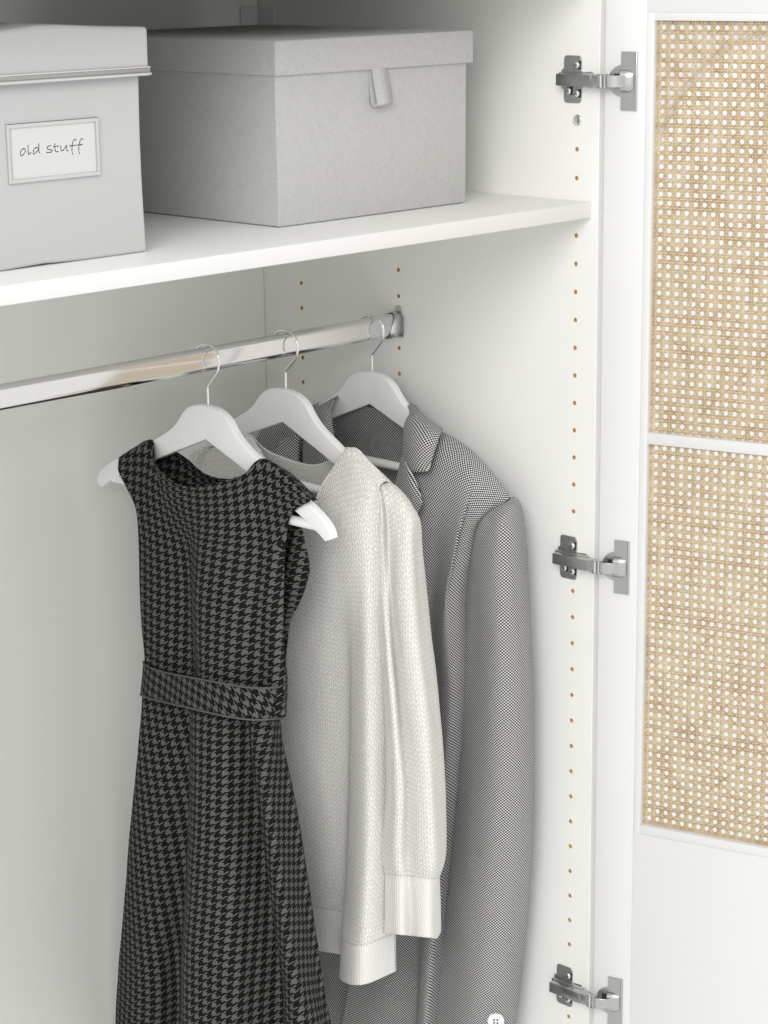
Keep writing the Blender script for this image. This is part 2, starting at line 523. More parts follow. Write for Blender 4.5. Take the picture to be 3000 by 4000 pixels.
C['dress_back'] = [[[-314.0,475.3,-364.2],[-314.0,446.5,-347.9],[-314.0,413.7,-334.0],[-290.0,388.6,-352.8],[-290.0,350.3,-368.3],[-290.0,313.5,-368.9],[-290.0,276.7,-359.6],[-290.0,239.1,-345.6],[-314.0,227.0,-327.8],[-314.0,186.0,-337.7],[-314.0,151.7,-360.2]],[[-305.4,475.3,-368.3],[-305.4,446.5,-352.0],[-305.4,413.7,-338.1],[-289.5,387.6,-354.3],[-289.4,349.7,-369.6],[-289.2,313.2,-370.2],[-289.2,276.6,-361.0],[-289.5,239.1,-347.2],[-305.4,227.0,-331.9],[-305.4,186.0,-341.8],[-305.4,151.7,-364.3]],[[-304.5,464.7,-377.4],[-295.9,433.6,-371.8],[-289.1,401.4,-355.5],[-285.4,377.9,-368.7],[-283.6,344.2,-381.4],[-282.4,311.0,-381.7],[-282.2,275.7,-373.7],[-285.1,239.0,-361.9],[-290.1,223.6,-347.1],[-296.7,183.3,-354.5],[-304.5,151.1,-364.6]],[[-304.5,449.9,-396.9],[-295.9,422.5,-393.2],[-289.1,387.3,-381.2],[-285.4,367.3,-391.1],[-283.6,339.8,-400.0],[-282.4,307.0,-398.5],[-282.2,273.4,-392.2],[-285.1,238.4,-383.7],[-290.1,219.2,-369.5],[-296.7,188.1,-376.1],[-298.0,191.0,-376.8]],[[-304.5,435.9,-419.5],[-295.9,412.7,-420.1],[-289.1,382.3,-417.3],[-285.4,361.1,-421.4],[-283.6,338.0,-424.7],[-282.4,301.6,-419.4],[-282.2,269.9,-415.2],[-285.1,238.7,-411.3],[-290.1,219.5,-399.4],[-296.7,192.5,-402.7],[-288.0,181.2,-442.9]],[[-314.5,442.9,-459.4],[-295.9,420.0,-460.7],[-289.1,391.9,-462.4],[-285.4,369.0,-463.7],[-283.6,352.4,-464.7],[-282.4,333.3,-465.8],[-282.2,302.7,-467.6],[-285.1,264.5,-469.8],[-290.1,233.9,-471.6],[-296.7,208.4,-473.1],[-288.0,188.0,-474.3]],[[-315.0,443.7,-515.0],[-295.9,421.8,-513.5],[-289.1,395.1,-511.7],[-285.4,373.2,-510.2],[-283.6,357.4,-509.1],[-282.4,339.2,-507.9],[-282.2,310.0,-505.9],[-285.1,273.6,-503.4],[-290.1,244.4,-501.4],[-296.7,220.1,-499.8],[-288.0,200.7,-498.5]],[[-315.0,443.0,-561.2],[-295.9,422.5,-557.8],[-289.1,397.4,-553.6],[-285.4,376.9,-550.2],[-283.6,362.1,-547.7],[-282.4,345.0,-544.9],[-282.2,317.6,-540.3],[-285.1,283.4,-534.6],[-290.1,256.0,-530.1],[-296.7,233.2,-526.3],[-288.0,215.0,-523.2]],[[-315.0,439.4,-604.4],[-295.9,417.3,-601.5],[-289.1,390.3,-598.0],[-285.4,368.2,-595.1],[-283.6,352.3,-593.1],[-282.4,333.9,-590.7],[-282.2,304.4,-586.9],[-285.1,267.6,-582.1],[-290.1,238.2,-578.2],[-296.7,213.6,-575.1],[-318.0,194.0,-572.5]],[[-315.0,442.6,-644.4],[-295.9,420.4,-642.3],[-289.1,393.3,-639.8],[-285.4,371.1,-637.8],[-283.6,355.0,-636.3],[-282.4,336.5,-634.6],[-282.2,306.9,-631.9],[-285.1,269.9,-628.4],[-290.1,240.3,-625.7],[-296.7,215.6,-623.4],[-318.0,195.9,-621.6]]]
C['belt'] = [[[-308.0,452.0,-614.4],[-328.0,414.6,-609.0],[-338.0,369.2,-603.5],[-354.0,311.3,-591.9],[-360.0,263.1,-585.0],[-355.0,222.1,-582.7],[-346.0,201.3,-581.8],[-327.0,197.3,-584.6],[-306.0,208.3,-589.3],[-291.1,227.8,-591.3],[-276.0,281.4,-596.8],[-276.0,330.2,-601.8],[-276.0,378.9,-606.8],[-291.9,432.5,-612.3]],[[-307.0,456.7,-636.1],[-329.0,419.9,-628.0],[-338.0,378.6,-622.8],[-355.0,314.3,-610.5],[-362.0,261.7,-603.3],[-358.0,227.2,-601.4],[-349.0,206.4,-600.8],[-330.0,199.3,-603.2],[-306.0,208.2,-608.5],[-291.0,228.0,-610.7],[-276.0,282.7,-616.8],[-276.0,332.4,-622.3],[-276.0,382.1,-627.8],[-291.5,436.8,-633.9]],[[-306.0,461.4,-657.8],[-330.0,425.2,-647.0],[-338.0,387.9,-642.1],[-356.0,317.3,-629.2],[-364.0,260.3,-621.6],[-361.0,232.4,-620.0],[-352.0,211.5,-619.9],[-333.0,201.3,-621.8],[-306.0,208.0,-627.8],[-291.0,228.3,-630.2],[-276.0,284.0,-636.8],[-276.0,334.7,-642.8],[-276.0,385.4,-648.8],[-291.0,441.1,-655.4]]]
C['skirt'] = [[[-304.2,454.5,-627.1],[-313.1,440.6,-622.3],[-314.6,401.3,-619.5],[-307.7,366.5,-620.6],[-311.7,362.1,-618.5],[-331.4,338.2,-608.4],[-342.9,314.7,-602.0],[-344.4,276.7,-599.2],[-335.0,260.5,-602.5],[-323.7,249.0,-606.8],[-331.4,236.4,-602.7],[-332.1,220.5,-601.5],[-319.0,215.6,-607.0],[-303.7,224.5,-614.3],[-295.2,228.6,-618.3],[-281.5,246.7,-619.0],[-267.0,296.4,-620.9],[-267.0,341.6,-622.7],[-267.0,386.7,-624.5],[-285.2,436.4,-626.4]],[[-304.6,458.0,-674.9],[-316.2,442.2,-668.6],[-316.4,403.1,-665.8],[-306.8,372.1,-668.1],[-310.8,365.4,-665.8],[-335.4,335.8,-652.5],[-350.8,307.8,-643.5],[-351.0,270.5,-640.9],[-337.6,258.3,-646.2],[-322.8,250.2,-652.4],[-335.4,232.2,-645.4],[-337.8,214.5,-643.1],[-321.6,213.0,-650.4],[-302.8,223.9,-659.7],[-293.0,228.2,-664.5],[-279.2,246.6,-665.3],[-264.4,297.2,-667.6],[-264.4,343.1,-669.7],[-264.4,389.1,-671.8],[-284.0,439.6,-674.1]],[[-305.0,468.3,-729.9],[-319.3,446.1,-721.3],[-318.2,406.3,-718.6],[-305.9,378.1,-722.1],[-309.9,369.0,-719.4],[-339.4,333.8,-702.6],[-358.7,301.1,-690.8],[-357.6,261.8,-688.1],[-340.2,251.9,-695.5],[-321.9,245.4,-703.6],[-339.4,222.2,-693.5],[-343.5,203.8,-690.0],[-324.2,207.2,-699.4],[-301.9,215.3,-710.6],[-290.8,216.5,-715.9],[-276.8,236.7,-717.1],[-261.8,292.1,-720.1],[-261.8,342.4,-722.9],[-261.8,392.8,-725.7],[-282.8,448.2,-728.8]],[[-305.5,485.4,-813.5],[-322.4,450.2,-801.5],[-319.9,411.4,-798.7],[-305.0,387.9,-803.7],[-309.0,376.4,-800.5],[-343.3,335.4,-779.3],[-366.6,298.0,-763.9],[-364.2,252.3,-760.4],[-342.9,242.0,-769.9],[-321.0,234.5,-780.0],[-343.3,206.1,-766.0],[-349.2,184.9,-760.9],[-326.9,190.2,-772.6],[-301.0,200.5,-786.5],[-288.6,202.1,-792.8],[-274.5,224.8,-794.5],[-259.1,287.1,-799.0],[-259.1,343.7,-803.1],[-259.1,400.4,-807.3],[-281.6,462.7,-811.8]],[[-305.9,503.1,-910.1],[-325.4,454.2,-893.7],[-321.7,418.0,-891.1],[-304.2,401.4,-898.2],[-308.2,387.4,-894.3],[-347.3,340.5,-867.9],[-374.6,298.2,-848.3],[-370.8,243.6,-843.4],[-345.5,231.6,-855.1],[-320.2,221.5,-867.1],[-347.3,188.1,-848.7],[-355.0,163.6,-841.6],[-329.5,170.1,-855.7],[-300.2,184.6,-873.0],[-286.4,188.0,-880.6],[-272.2,213.2,-883.0],[-256.5,282.5,-889.4],[-256.5,345.5,-895.3],[-256.5,408.6,-901.2],[-280.4,477.9,-907.7]],[[-306.4,518.6,-998.2],[-328.5,459.4,-977.4],[-323.4,425.8,-975.2],[-303.3,416.0,-984.8],[-307.3,399.4,-980.2],[-351.2,346.6,-948.3],[-382.5,299.4,-924.1],[-377.4,236.3,-917.6],[-348.2,223.0,-931.7],[-319.3,210.7,-945.8],[-351.2,172.3,-922.6],[-360.7,144.4,-913.3],[-332.2,152.1,-930.1],[-299.3,170.4,-950.8],[-284.2,175.2,-959.8],[-269.9,202.7,-962.9],[-253.8,278.2,-971.4],[-253.8,346.9,-979.0],[-253.8,415.6,-986.7],[-279.2,491.1,-995.2]],[[-306.5,534.9,-1100.6],[-329.5,468.4,-1075.9],[-324.0,434.7,-1073.3],[-303.0,426.2,-1083.9],[-307.0,408.6,-1078.6],[-352.5,353.7,-1042.9],[-385.0,304.7,-1015.7],[-379.5,237.4,-1007.3],[-349.0,222.6,-1022.4],[-319.0,208.7,-1037.3],[-352.5,168.7,-1011.1],[-362.5,129.8,-998.6],[-333.0,125.7,-1015.0],[-299.0,149.1,-1038.6],[-283.5,157.2,-1049.0],[-269.2,187.4,-1053.1],[-253.0,270.5,-1064.5],[-253.0,346.1,-1074.8],[-253.0,421.6,-1085.1],[-278.8,504.7,-1096.5]],[[-306.5,545.1,-1190.0],[-329.5,477.3,-1190.0],[-324.0,443.4,-1190.0],[-303.0,435.1,-1190.0],[-307.0,417.3,-1190.0],[-352.5,362.2,-1190.0],[-385.0,312.9,-1190.0],[-379.5,240.7,-1190.0],[-349.0,223.1,-1190.0],[-319.0,206.4,-1190.0],[-352.5,166.4,-1190.0],[-362.5,119.8,-1190.0],[-333.0,106.2,-1190.0],[-299.0,130.5,-1190.0],[-283.5,139.3,-1190.0],[-269.2,171.7,-1190.0],[-253.0,261.0,-1190.0],[-253.0,342.2,-1190.0],[-253.0,423.3,-1190.0],[-278.8,512.6,-1190.0]]]
C['sweater_front'] = [[[-191.0,510.3,-409.2],[-191.0,444.7,-369.2],[-191.0,388.7,-339.9],[-213.0,313.0,-376.0],[-222.0,248.9,-405.3],[-213.0,229.9,-372.1],[-191.0,209.1,-334.0],[-191.0,177.5,-347.2],[-191.0,154.2,-363.3]],[[-200.5,508.8,-415.7],[-200.5,443.3,-375.7],[-200.5,387.5,-346.4],[-213.7,312.0,-377.6],[-222.3,248.5,-406.1],[-213.9,228.4,-374.2],[-200.5,207.7,-339.8],[-200.5,176.6,-353.0],[-200.5,154.2,-369.1]],[[-196.0,480.6,-430.9],[-210.0,417.7,-399.1],[-215.0,366.3,-383.9],[-222.0,299.9,-396.9],[-226.0,244.2,-414.4],[-224.0,211.2,-398.7],[-218.0,181.8,-378.5],[-212.0,161.4,-376.3],[-200.0,154.3,-386.3]],[[-196.0,473.7,-465.6],[-212.0,408.0,-438.5],[-220.0,353.8,-431.0],[-226.0,294.9,-438.4],[-228.0,243.9,-447.5],[-230.0,202.0,-439.6],[-228.0,171.0,-431.5],[-220.0,154.6,-431.7],[-204.0,151.6,-432.9]],[[-196.0,473.8,-518.0],[-212.0,405.9,-495.7],[-220.0,351.6,-490.5],[-224.0,298.7,-490.8],[-224.0,242.9,-494.3],[-224.0,196.8,-491.6],[-226.0,172.1,-489.4],[-224.0,151.6,-479.8],[-205.0,150.5,-477.7]],[[-196.0,477.3,-591.6],[-210.0,411.4,-575.0],[-216.0,354.3,-568.5],[-216.0,300.9,-570.3],[-212.0,248.7,-573.0],[-208.0,206.2,-574.3],[-216.0,184.1,-572.2],[-224.0,155.1,-562.6],[-204.0,147.9,-559.7]],[[-196.0,479.3,-686.3],[-206.0,415.4,-675.9],[-210.0,360.0,-672.1],[-208.0,308.1,-673.6],[-203.0,256.2,-675.5],[-198.0,214.1,-678.0],[-214.0,190.7,-676.0],[-228.0,151.1,-668.8],[-200.0,143.2,-668.2]],[[-194.0,483.7,-783.7],[-204.0,417.0,-774.3],[-206.0,363.4,-773.6],[-202.0,313.1,-775.0],[-197.0,265.0,-777.0],[-192.0,223.1,-778.8],[-216.0,195.0,-778.7],[-234.0,147.1,-769.8],[-198.0,142.4,-766.6]],[[-194.0,485.8,-881.9],[-202.0,423.3,-876.0],[-203.0,370.4,-878.0],[-198.0,320.5,-878.9],[-193.0,271.7,-879.8],[-188.0,232.7,-881.7],[-222.0,198.1,-881.8],[-243.0,146.4,-873.9],[-195.0,144.6,-864.9]],[[-194.0,487.0,-928.1],[-202.0,425.2,-921.7],[-202.0,373.0,-920.3],[-197.0,322.8,-920.0],[-192.0,273.7,-919.5],[-187.0,235.4,-918.0],[-232.0,193.8,-922.6],[-247.0,145.3,-910.0],[-195.0,144.4,-910.6]]]
C['sweater_hem'] = [[[-194.0,487.0,-928.1],[-202.0,425.2,-921.7],[-202.0,373.0,-920.3],[-197.0,322.8,-920.0],[-192.0,273.7,-919.5],[-187.0,235.4,-918.0],[-232.0,193.8,-922.6],[-247.0,145.3,-910.0],[-195.0,144.4,-910.6]],[[-194.0,488.0,-960.4],[-202.0,426.5,-953.6],[-202.0,374.2,-951.8],[-197.0,323.8,-951.9],[-192.0,274.6,-952.0],[-187.0,236.4,-946.9],[-235.0,194.0,-950.3],[-249.0,145.5,-937.3],[-194.0,145.3,-937.5]],[[-194.0,488.5,-992.7],[-202.0,427.7,-982.1],[-202.0,375.2,-979.9],[-197.0,324.6,-979.7],[-192.0,275.2,-976.8],[-187.0,237.9,-975.5],[-237.0,194.7,-972.1],[-250.0,146.2,-959.4],[-193.0,146.2,-962.0]]]
C['sweater_back'] = [[[-191.0,512.6,-410.0],[-191.0,449.2,-370.6],[-191.0,397.4,-342.4],[-168.0,373.5,-366.5],[-158.0,315.8,-376.2],[-166.0,266.5,-362.6],[-191.0,217.1,-336.5],[-191.0,183.3,-349.1],[-191.0,156.1,-364.0]],[[-181.5,511.0,-416.5],[-181.5,448.7,-377.1],[-181.5,397.5,-348.9],[-167.2,372.3,-370.3],[-158.0,315.9,-378.8],[-165.4,267.3,-365.9],[-181.5,218.0,-342.3],[-181.5,183.9,-354.9],[-181.5,156.0,-369.8]],[[-196.0,480.6,-430.9],[-173.4,439.8,-425.3],[-158.0,399.0,-419.8],[-158.0,358.2,-414.2],[-158.0,317.4,-408.6],[-158.0,276.6,-403.0],[-158.0,235.9,-397.5],[-174.6,195.1,-391.9],[-200.0,154.3,-386.3]],[[-196.0,473.7,-465.6],[-173.6,433.4,-461.5],[-158.0,393.2,-457.4],[-158.0,352.9,-453.3],[-158.0,312.6,-449.2],[-158.0,272.4,-445.1],[-158.0,232.1,-441.1],[-176.0,191.8,-437.0],[-204.0,151.6,-432.9]],[[-196.0,473.8,-518.0],[-173.6,433.4,-513.0],[-158.0,393.0,-507.9],[-158.0,352.6,-502.9],[-158.0,312.2,-497.8],[-158.0,271.8,-492.8],[-158.0,231.4,-487.8],[-176.3,190.9,-482.7],[-205.0,150.5,-477.7]],[[-196.0,477.3,-591.6],[-173.6,436.1,-587.6],[-158.0,394.9,-583.6],[-158.0,353.8,-579.6],[-158.0,312.6,-575.6],[-158.0,271.4,-571.6],[-158.0,230.3,-567.7],[-176.0,189.1,-563.7],[-204.0,147.9,-559.7]],[[-196.0,479.3,-686.3],[-173.4,437.3,-684.0],[-158.0,395.3,-681.7],[-158.0,353.3,-679.5],[-158.0,311.3,-677.2],[-158.0,269.2,-675.0],[-158.0,227.2,-672.7],[-174.6,185.2,-670.4],[-200.0,143.2,-668.2]],[[-194.0,483.7,-783.7],[-172.6,441.0,-781.6],[-158.0,398.4,-779.4],[-158.0,355.7,-777.3],[-158.0,313.1,-775.2],[-158.0,270.4,-773.0],[-158.0,227.7,-770.9],[-173.8,185.1,-768.7],[-198.0,142.4,-766.6]],[[-194.0,485.8,-881.9],[-172.4,443.1,-879.8],[-158.0,400.5,-877.6],[-158.0,357.8,-875.5],[-158.0,315.2,-873.4],[-158.0,272.5,-871.2],[-158.0,229.9,-869.1],[-172.8,187.2,-867.0],[-195.0,144.6,-864.9]],[[-194.0,487.0,-928.1],[-172.4,444.1,-925.9],[-158.0,401.3,-923.7],[-158.0,358.5,-921.5],[-158.0,315.7,-919.3],[-158.0,272.9,-917.1],[-158.0,230.0,-914.9],[-172.8,187.2,-912.8],[-195.0,144.4,-910.6]]]
C['sweater_hem_back'] = [[[-194.0,487.0,-928.1],[-172.4,444.1,-925.9],[-158.0,401.3,-923.7],[-158.0,358.5,-921.5],[-158.0,315.7,-919.3],[-158.0,272.9,-917.1],[-158.0,230.0,-914.9],[-172.8,187.2,-912.8],[-195.0,144.4,-910.6]],[[-194.0,488.0,-960.4],[-172.4,445.1,-957.5],[-158.0,402.3,-954.7],[-158.0,359.5,-951.8],[-158.0,316.6,-948.9],[-158.0,273.8,-946.1],[-158.0,231.0,-943.2],[-172.4,188.1,-940.4],[-194.0,145.3,-937.5]],[[-194.0,488.5,-992.7],[-172.4,445.7,-988.8],[-158.0,402.9,-985.0],[-158.0,360.1,-981.2],[-158.0,317.3,-977.3],[-158.0,274.5,-973.5],[-158.0,231.7,-969.7],[-172.1,189.0,-965.8],[-193.0,146.2,-962.0]]]
C['sweater_sleeve'] = [[[-197.0,160.6,-373.6],[-199.0,156.9,-371.7],[-198.0,155.9,-370.7],[-201.0,152.6,-369.4],[-200.0,149.6,-366.9],[-198.0,151.7,-367.7],[-192.0,154.9,-367.9],[-191.0,154.2,-367.1],[-182.0,155.8,-368.8],[-182.0,157.4,-370.4],[-182.0,159.0,-372.0]],[[-198.0,159.0,-386.0],[-203.0,151.7,-381.9],[-202.0,149.8,-379.5],[-206.0,144.8,-377.0],[-205.0,141.7,-373.4],[-202.0,142.6,-372.5],[-196.0,143.3,-369.7],[-191.0,145.0,-368.4],[-180.0,148.5,-372.8],[-180.0,152.0,-377.2],[-180.0,155.5,-381.6]],[[-200.0,158.1,-401.9],[-206.0,148.4,-396.9],[-205.0,144.9,-394.0],[-209.0,138.1,-390.4],[-208.0,135.0,-387.8],[-205.0,131.7,-384.3],[-199.0,127.5,-379.2],[-191.0,129.0,-377.4],[-177.0,136.3,-383.5],[-177.0,143.6,-389.6],[-177.0,150.9,-395.8]],[[-201.0,158.3,-419.7],[-208.0,146.6,-413.7],[-207.0,141.9,-410.1],[-211.0,134.0,-405.9],[-210.0,131.0,-403.4],[-208.0,123.6,-397.6],[-202.0,115.9,-390.4],[-191.0,118.0,-388.4],[-174.0,128.1,-396.2],[-174.0,138.1,-404.0],[-174.0,148.2,-411.9]],[[-201.0,158.6,-437.8],[-209.0,145.5,-431.1],[-208.0,140.2,-427.3],[-212.0,131.7,-422.7],[-211.0,128.7,-420.4],[-210.0,117.9,-412.8],[-204.0,107.6,-404.1],[-190.0,110.8,-402.3],[-170.0,122.7,-411.2],[-170.0,134.7,-420.0],[-170.0,146.6,-428.9]],[[-202.0,157.3,-467.5],[-211.0,142.8,-460.6],[-210.0,137.2,-457.0],[-210.0,132.1,-454.1],[-209.0,129.1,-452.1],[-213.0,113.8,-443.7],[-207.0,103.8,-436.7],[-187.0,112.8,-438.4],[-166.0,123.9,-445.7],[-166.0,135.1,-453.0],[-166.0,146.2,-460.2]],[[-203.0,155.3,-504.0],[-216.0,137.1,-497.9],[-215.0,131.6,-497.5],[-208.0,133.5,-499.8],[-207.0,130.5,-499.8],[-215.0,109.6,-494.8],[-209.0,97.6,-495.1],[-186.0,108.1,-503.2],[-162.0,119.9,-503.4],[-162.0,131.7,-503.6],[-162.0,143.5,-503.8]],[[-205.0,148.7,-563.2],[-220.0,128.8,-555.7],[-219.0,123.6,-555.3],[-207.0,130.5,-560.0],[-206.0,127.4,-559.9],[-215.0,103.9,-553.8],[-209.0,89.9,-553.8],[-186.0,99.1,-562.2],[-162.0,111.5,-562.5],[-162.0,123.9,-562.7],[-162.0,136.3,-562.9]],[[-208.0,139.6,-634.3],[-223.0,119.3,-626.1],[-222.0,113.5,-625.5],[-208.0,121.7,-631.5],[-207.0,118.6,-631.3],[-215.0,95.2,-624.9],[-209.0,80.2,-624.6],[-186.0,88.7,-633.6],[-162.0,101.4,-633.8],[-162.0,114.1,-634.0],[-162.0,126.8,-634.1]],[[-213.0,135.1,-713.8],[-226.0,113.3,-705.2],[-225.0,103.6,-703.8],[-211.0,107.7,-709.6],[-210.0,104.7,-709.3],[-215.0,85.6,-704.1],[-209.0,72.3,-703.8],[-186.0,81.7,-713.8],[-162.0,95.1,-713.8],[-162.0,108.4,-713.8],[-162.0,121.8,-713.8]],[[-213.0,140.2,-777.2],[-227.0,116.1,-767.1],[-226.0,104.8,-765.3],[-211.0,108.5,-771.7],[-210.0,105.4,-771.4],[-216.0,83.9,-764.9],[-210.0,68.9,-764.2],[-186.0,78.2,-775.1],[-162.0,93.7,-775.6],[-162.0,109.2,-776.1],[-162.0,124.7,-776.7]],[[-213.0,141.6,-811.1],[-227.0,116.9,-800.6],[-226.0,105.0,-798.5],[-213.0,106.2,-803.8],[-212.0,103.1,-803.5],[-216.0,84.2,-798.1],[-210.0,69.9,-797.4],[-186.0,79.6,-808.8],[-162.0,95.1,-809.4],[-162.0,110.6,-810.0],[-162.0,126.1,-810.6]],[[-212.0,139.5,-828.9],[-226.0,115.5,-818.3],[-225.0,104.3,-816.3],[-213.0,105.2,-821.2],[-212.0,102.1,-820.9],[-213.0,88.4,-817.6],[-207.0,76.7,-817.5],[-186.0,85.4,-827.6],[-166.0,98.9,-827.9],[-166.0,112.4,-828.3],[-166.0,126.0,-828.6]]]
C['sweater_cuff'] = [[[-210.0,140.9,-826.1],[-221.0,119.9,-817.4],[-220.0,108.8,-815.4],[-212.0,106.1,-818.0],[-211.0,103.0,-817.7],[-211.0,90.3,-815.0],[-205.0,78.8,-814.9],[-188.0,83.9,-822.7],[-169.0,98.2,-823.5],[-169.0,112.4,-824.4],[-169.0,126.7,-825.3]],[[-212.0,140.1,-867.8],[-224.0,117.6,-857.9],[-223.0,105.9,-855.7],[-211.0,106.3,-860.7],[-210.0,103.2,-860.4],[-213.0,88.1,-855.8],[-207.0,77.0,-855.8],[-187.0,85.2,-865.7],[-166.0,98.9,-866.2],[-166.0,112.6,-866.8],[-166.0,126.3,-867.3]],[[-212.0,141.5,-905.6],[-225.0,117.3,-894.6],[-224.0,104.9,-892.1],[-209.0,107.4,-898.9],[-208.0,104.2,-898.6],[-214.0,86.7,-892.0],[-208.0,76.1,-892.0],[-187.0,85.4,-902.9],[-165.0,99.4,-903.6],[-165.0,113.5,-904.3],[-165.0,127.5,-905.0]]]
C['blazer_front'] = [[[-50.0,216.1,-330.3],[-48.0,201.1,-336.8],[-48.0,176.6,-343.0],[-48.0,151.3,-353.4],[-48.0,131.0,-366.8],[-48.0,105.3,-387.1],[-48.0,92.2,-399.6]],[[-74.0,214.1,-360.5],[-72.0,184.2,-350.4],[-70.0,160.6,-356.2],[-70.0,135.6,-368.6],[-68.0,126.3,-379.3],[-62.0,105.9,-398.3],[-54.0,97.6,-406.1]],[[-86.0,217.2,-388.8],[-84.0,179.3,-383.3],[-82.0,151.9,-388.2],[-82.0,128.8,-400.7],[-78.0,128.8,-404.0],[-72.0,116.3,-418.0],[-64.0,115.3,-421.9]],[[-94.0,220.2,-431.5],[-92.0,190.1,-426.8],[-86.0,164.1,-434.1],[-90.0,135.2,-440.2],[-84.0,141.4,-433.7],[-74.0,132.4,-441.7],[-64.0,128.3,-440.4]],[[-98.0,223.2,-484.4],[-96.0,192.8,-479.2],[-84.0,176.2,-486.2],[-92.0,145.3,-486.4],[-88.0,149.4,-476.0],[-76.0,140.6,-479.3],[-64.0,134.5,-468.0]],[[-98.0,228.3,-562.2],[-96.0,191.6,-555.2],[-82.0,186.6,-562.0],[-92.0,159.5,-557.2],[-92.0,152.7,-525.3],[-80.0,145.4,-526.5],[-62.0,145.3,-517.6]],[[-98.0,251.2,-659.3],[-94.0,195.1,-641.1],[-82.0,181.1,-644.2],[-90.0,159.2,-637.2],[-90.0,146.9,-634.4],[-78.0,143.3,-633.4],[-58.0,144.8,-629.1]],[[-98.0,266.0,-762.4],[-92.0,206.6,-752.4],[-80.0,188.0,-751.0],[-86.0,169.8,-744.7],[-88.0,157.5,-741.0],[-76.0,151.8,-739.7],[-56.0,155.2,-739.5]],[[-100.0,288.5,-886.9],[-92.0,234.1,-880.7],[-78.0,203.8,-879.8],[-90.0,179.7,-865.8],[-92.0,167.3,-861.6],[-78.0,165.2,-862.1],[-54.0,170.0,-860.8]],[[-100.0,308.7,-997.5],[-92.0,253.3,-996.9],[-76.0,215.4,-993.9],[-92.0,196.0,-978.8],[-96.0,177.2,-971.5],[-80.0,176.9,-973.5],[-54.0,179.1,-969.3]],[[-100.0,329.6,-1111.3],[-92.0,273.1,-1112.9],[-76.0,227.7,-1110.4],[-94.0,203.1,-1091.6],[-100.0,185.3,-1083.2],[-82.0,184.5,-1086.2],[-54.0,188.3,-1080.3]],[[-100.0,346.3,-1165.0],[-92.0,288.8,-1165.0],[-76.0,240.2,-1165.0],[-96.0,212.2,-1165.0],[-102.0,193.2,-1165.0],[-82.0,194.2,-1165.0],[-54.0,197.8,-1165.0]]]
C['blazer_front_left'] = [[[-44.0,409.9,-330.3],[-42.0,424.9,-336.8],[-42.0,449.4,-343.0],[-42.0,474.7,-353.4],[-42.0,495.0,-366.8],[-42.0,520.7,-387.1],[-42.0,533.8,-399.6]],[[-68.0,411.9,-360.5],[-66.0,441.8,-350.4],[-64.0,465.4,-356.2],[-64.0,490.4,-368.6],[-62.0,499.7,-379.3],[-56.0,520.1,-398.3],[-48.0,528.4,-406.1]],[[-80.0,408.8,-388.8],[-78.0,446.7,-383.3],[-76.0,474.1,-388.2],[-76.0,497.2,-400.7],[-72.0,497.2,-404.0],[-66.0,509.7,-418.0],[-58.0,510.7,-421.9]],[[-88.0,405.8,-431.5],[-86.0,435.9,-426.8],[-80.0,461.9,-434.1],[-84.0,490.8,-440.2],[-78.0,484.6,-433.7],[-68.0,493.6,-441.7],[-58.0,497.7,-440.4]],[[-92.0,402.8,-484.4],[-90.0,433.2,-479.2],[-78.0,449.8,-486.2],[-86.0,480.7,-486.4],[-82.0,476.6,-476.0],[-70.0,485.4,-479.3],[-58.0,491.5,-468.0]],[[-92.0,397.7,-562.2],[-90.0,434.4,-555.2],[-76.0,439.4,-562.0],[-86.0,466.5,-557.2],[-86.0,473.3,-525.3],[-74.0,480.6,-526.5],[-56.0,480.7,-517.6]],[[-92.0,374.8,-659.3],[-88.0,430.9,-641.1],[-76.0,444.9,-644.2],[-84.0,466.8,-637.2],[-84.0,479.1,-634.4],[-72.0,482.7,-633.4],[-52.0,481.2,-629.1]],[[-92.0,360.0,-762.4],[-86.0,419.4,-752.4],[-74.0,438.0,-751.0],[-80.0,456.2,-744.7],[-82.0,468.5,-741.0],[-70.0,474.2,-739.7],[-50.0,470.8,-739.5]],[[-94.0,337.5,-886.9],[-86.0,391.9,-880.7],[-72.0,422.2,-879.8],[-84.0,446.3,-865.8],[-86.0,458.7,-861.6],[-72.0,460.8,-862.1],[-48.0,456.0,-860.8]],[[-94.0,317.3,-997.5],[-86.0,372.7,-996.9],[-70.0,410.6,-993.9],[-86.0,430.0,-978.8],[-90.0,448.8,-971.5],[-74.0,449.1,-973.5],[-48.0,446.9,-969.3]],[[-94.0,296.4,-1111.3],[-86.0,352.9,-1112.9],[-70.0,398.3,-1110.4],[-88.0,422.9,-1091.6],[-94.0,440.7,-1083.2],[-76.0,441.5,-1086.2],[-48.0,437.7,-1080.3]],[[-94.0,279.7,-1165.0],[-86.0,337.2,-1165.0],[-70.0,385.8,-1165.0],[-90.0,413.8,-1165.0],[-96.0,432.8,-1165.0],[-76.0,431.8,-1165.0],[-48.0,428.2,-1165.0]]]
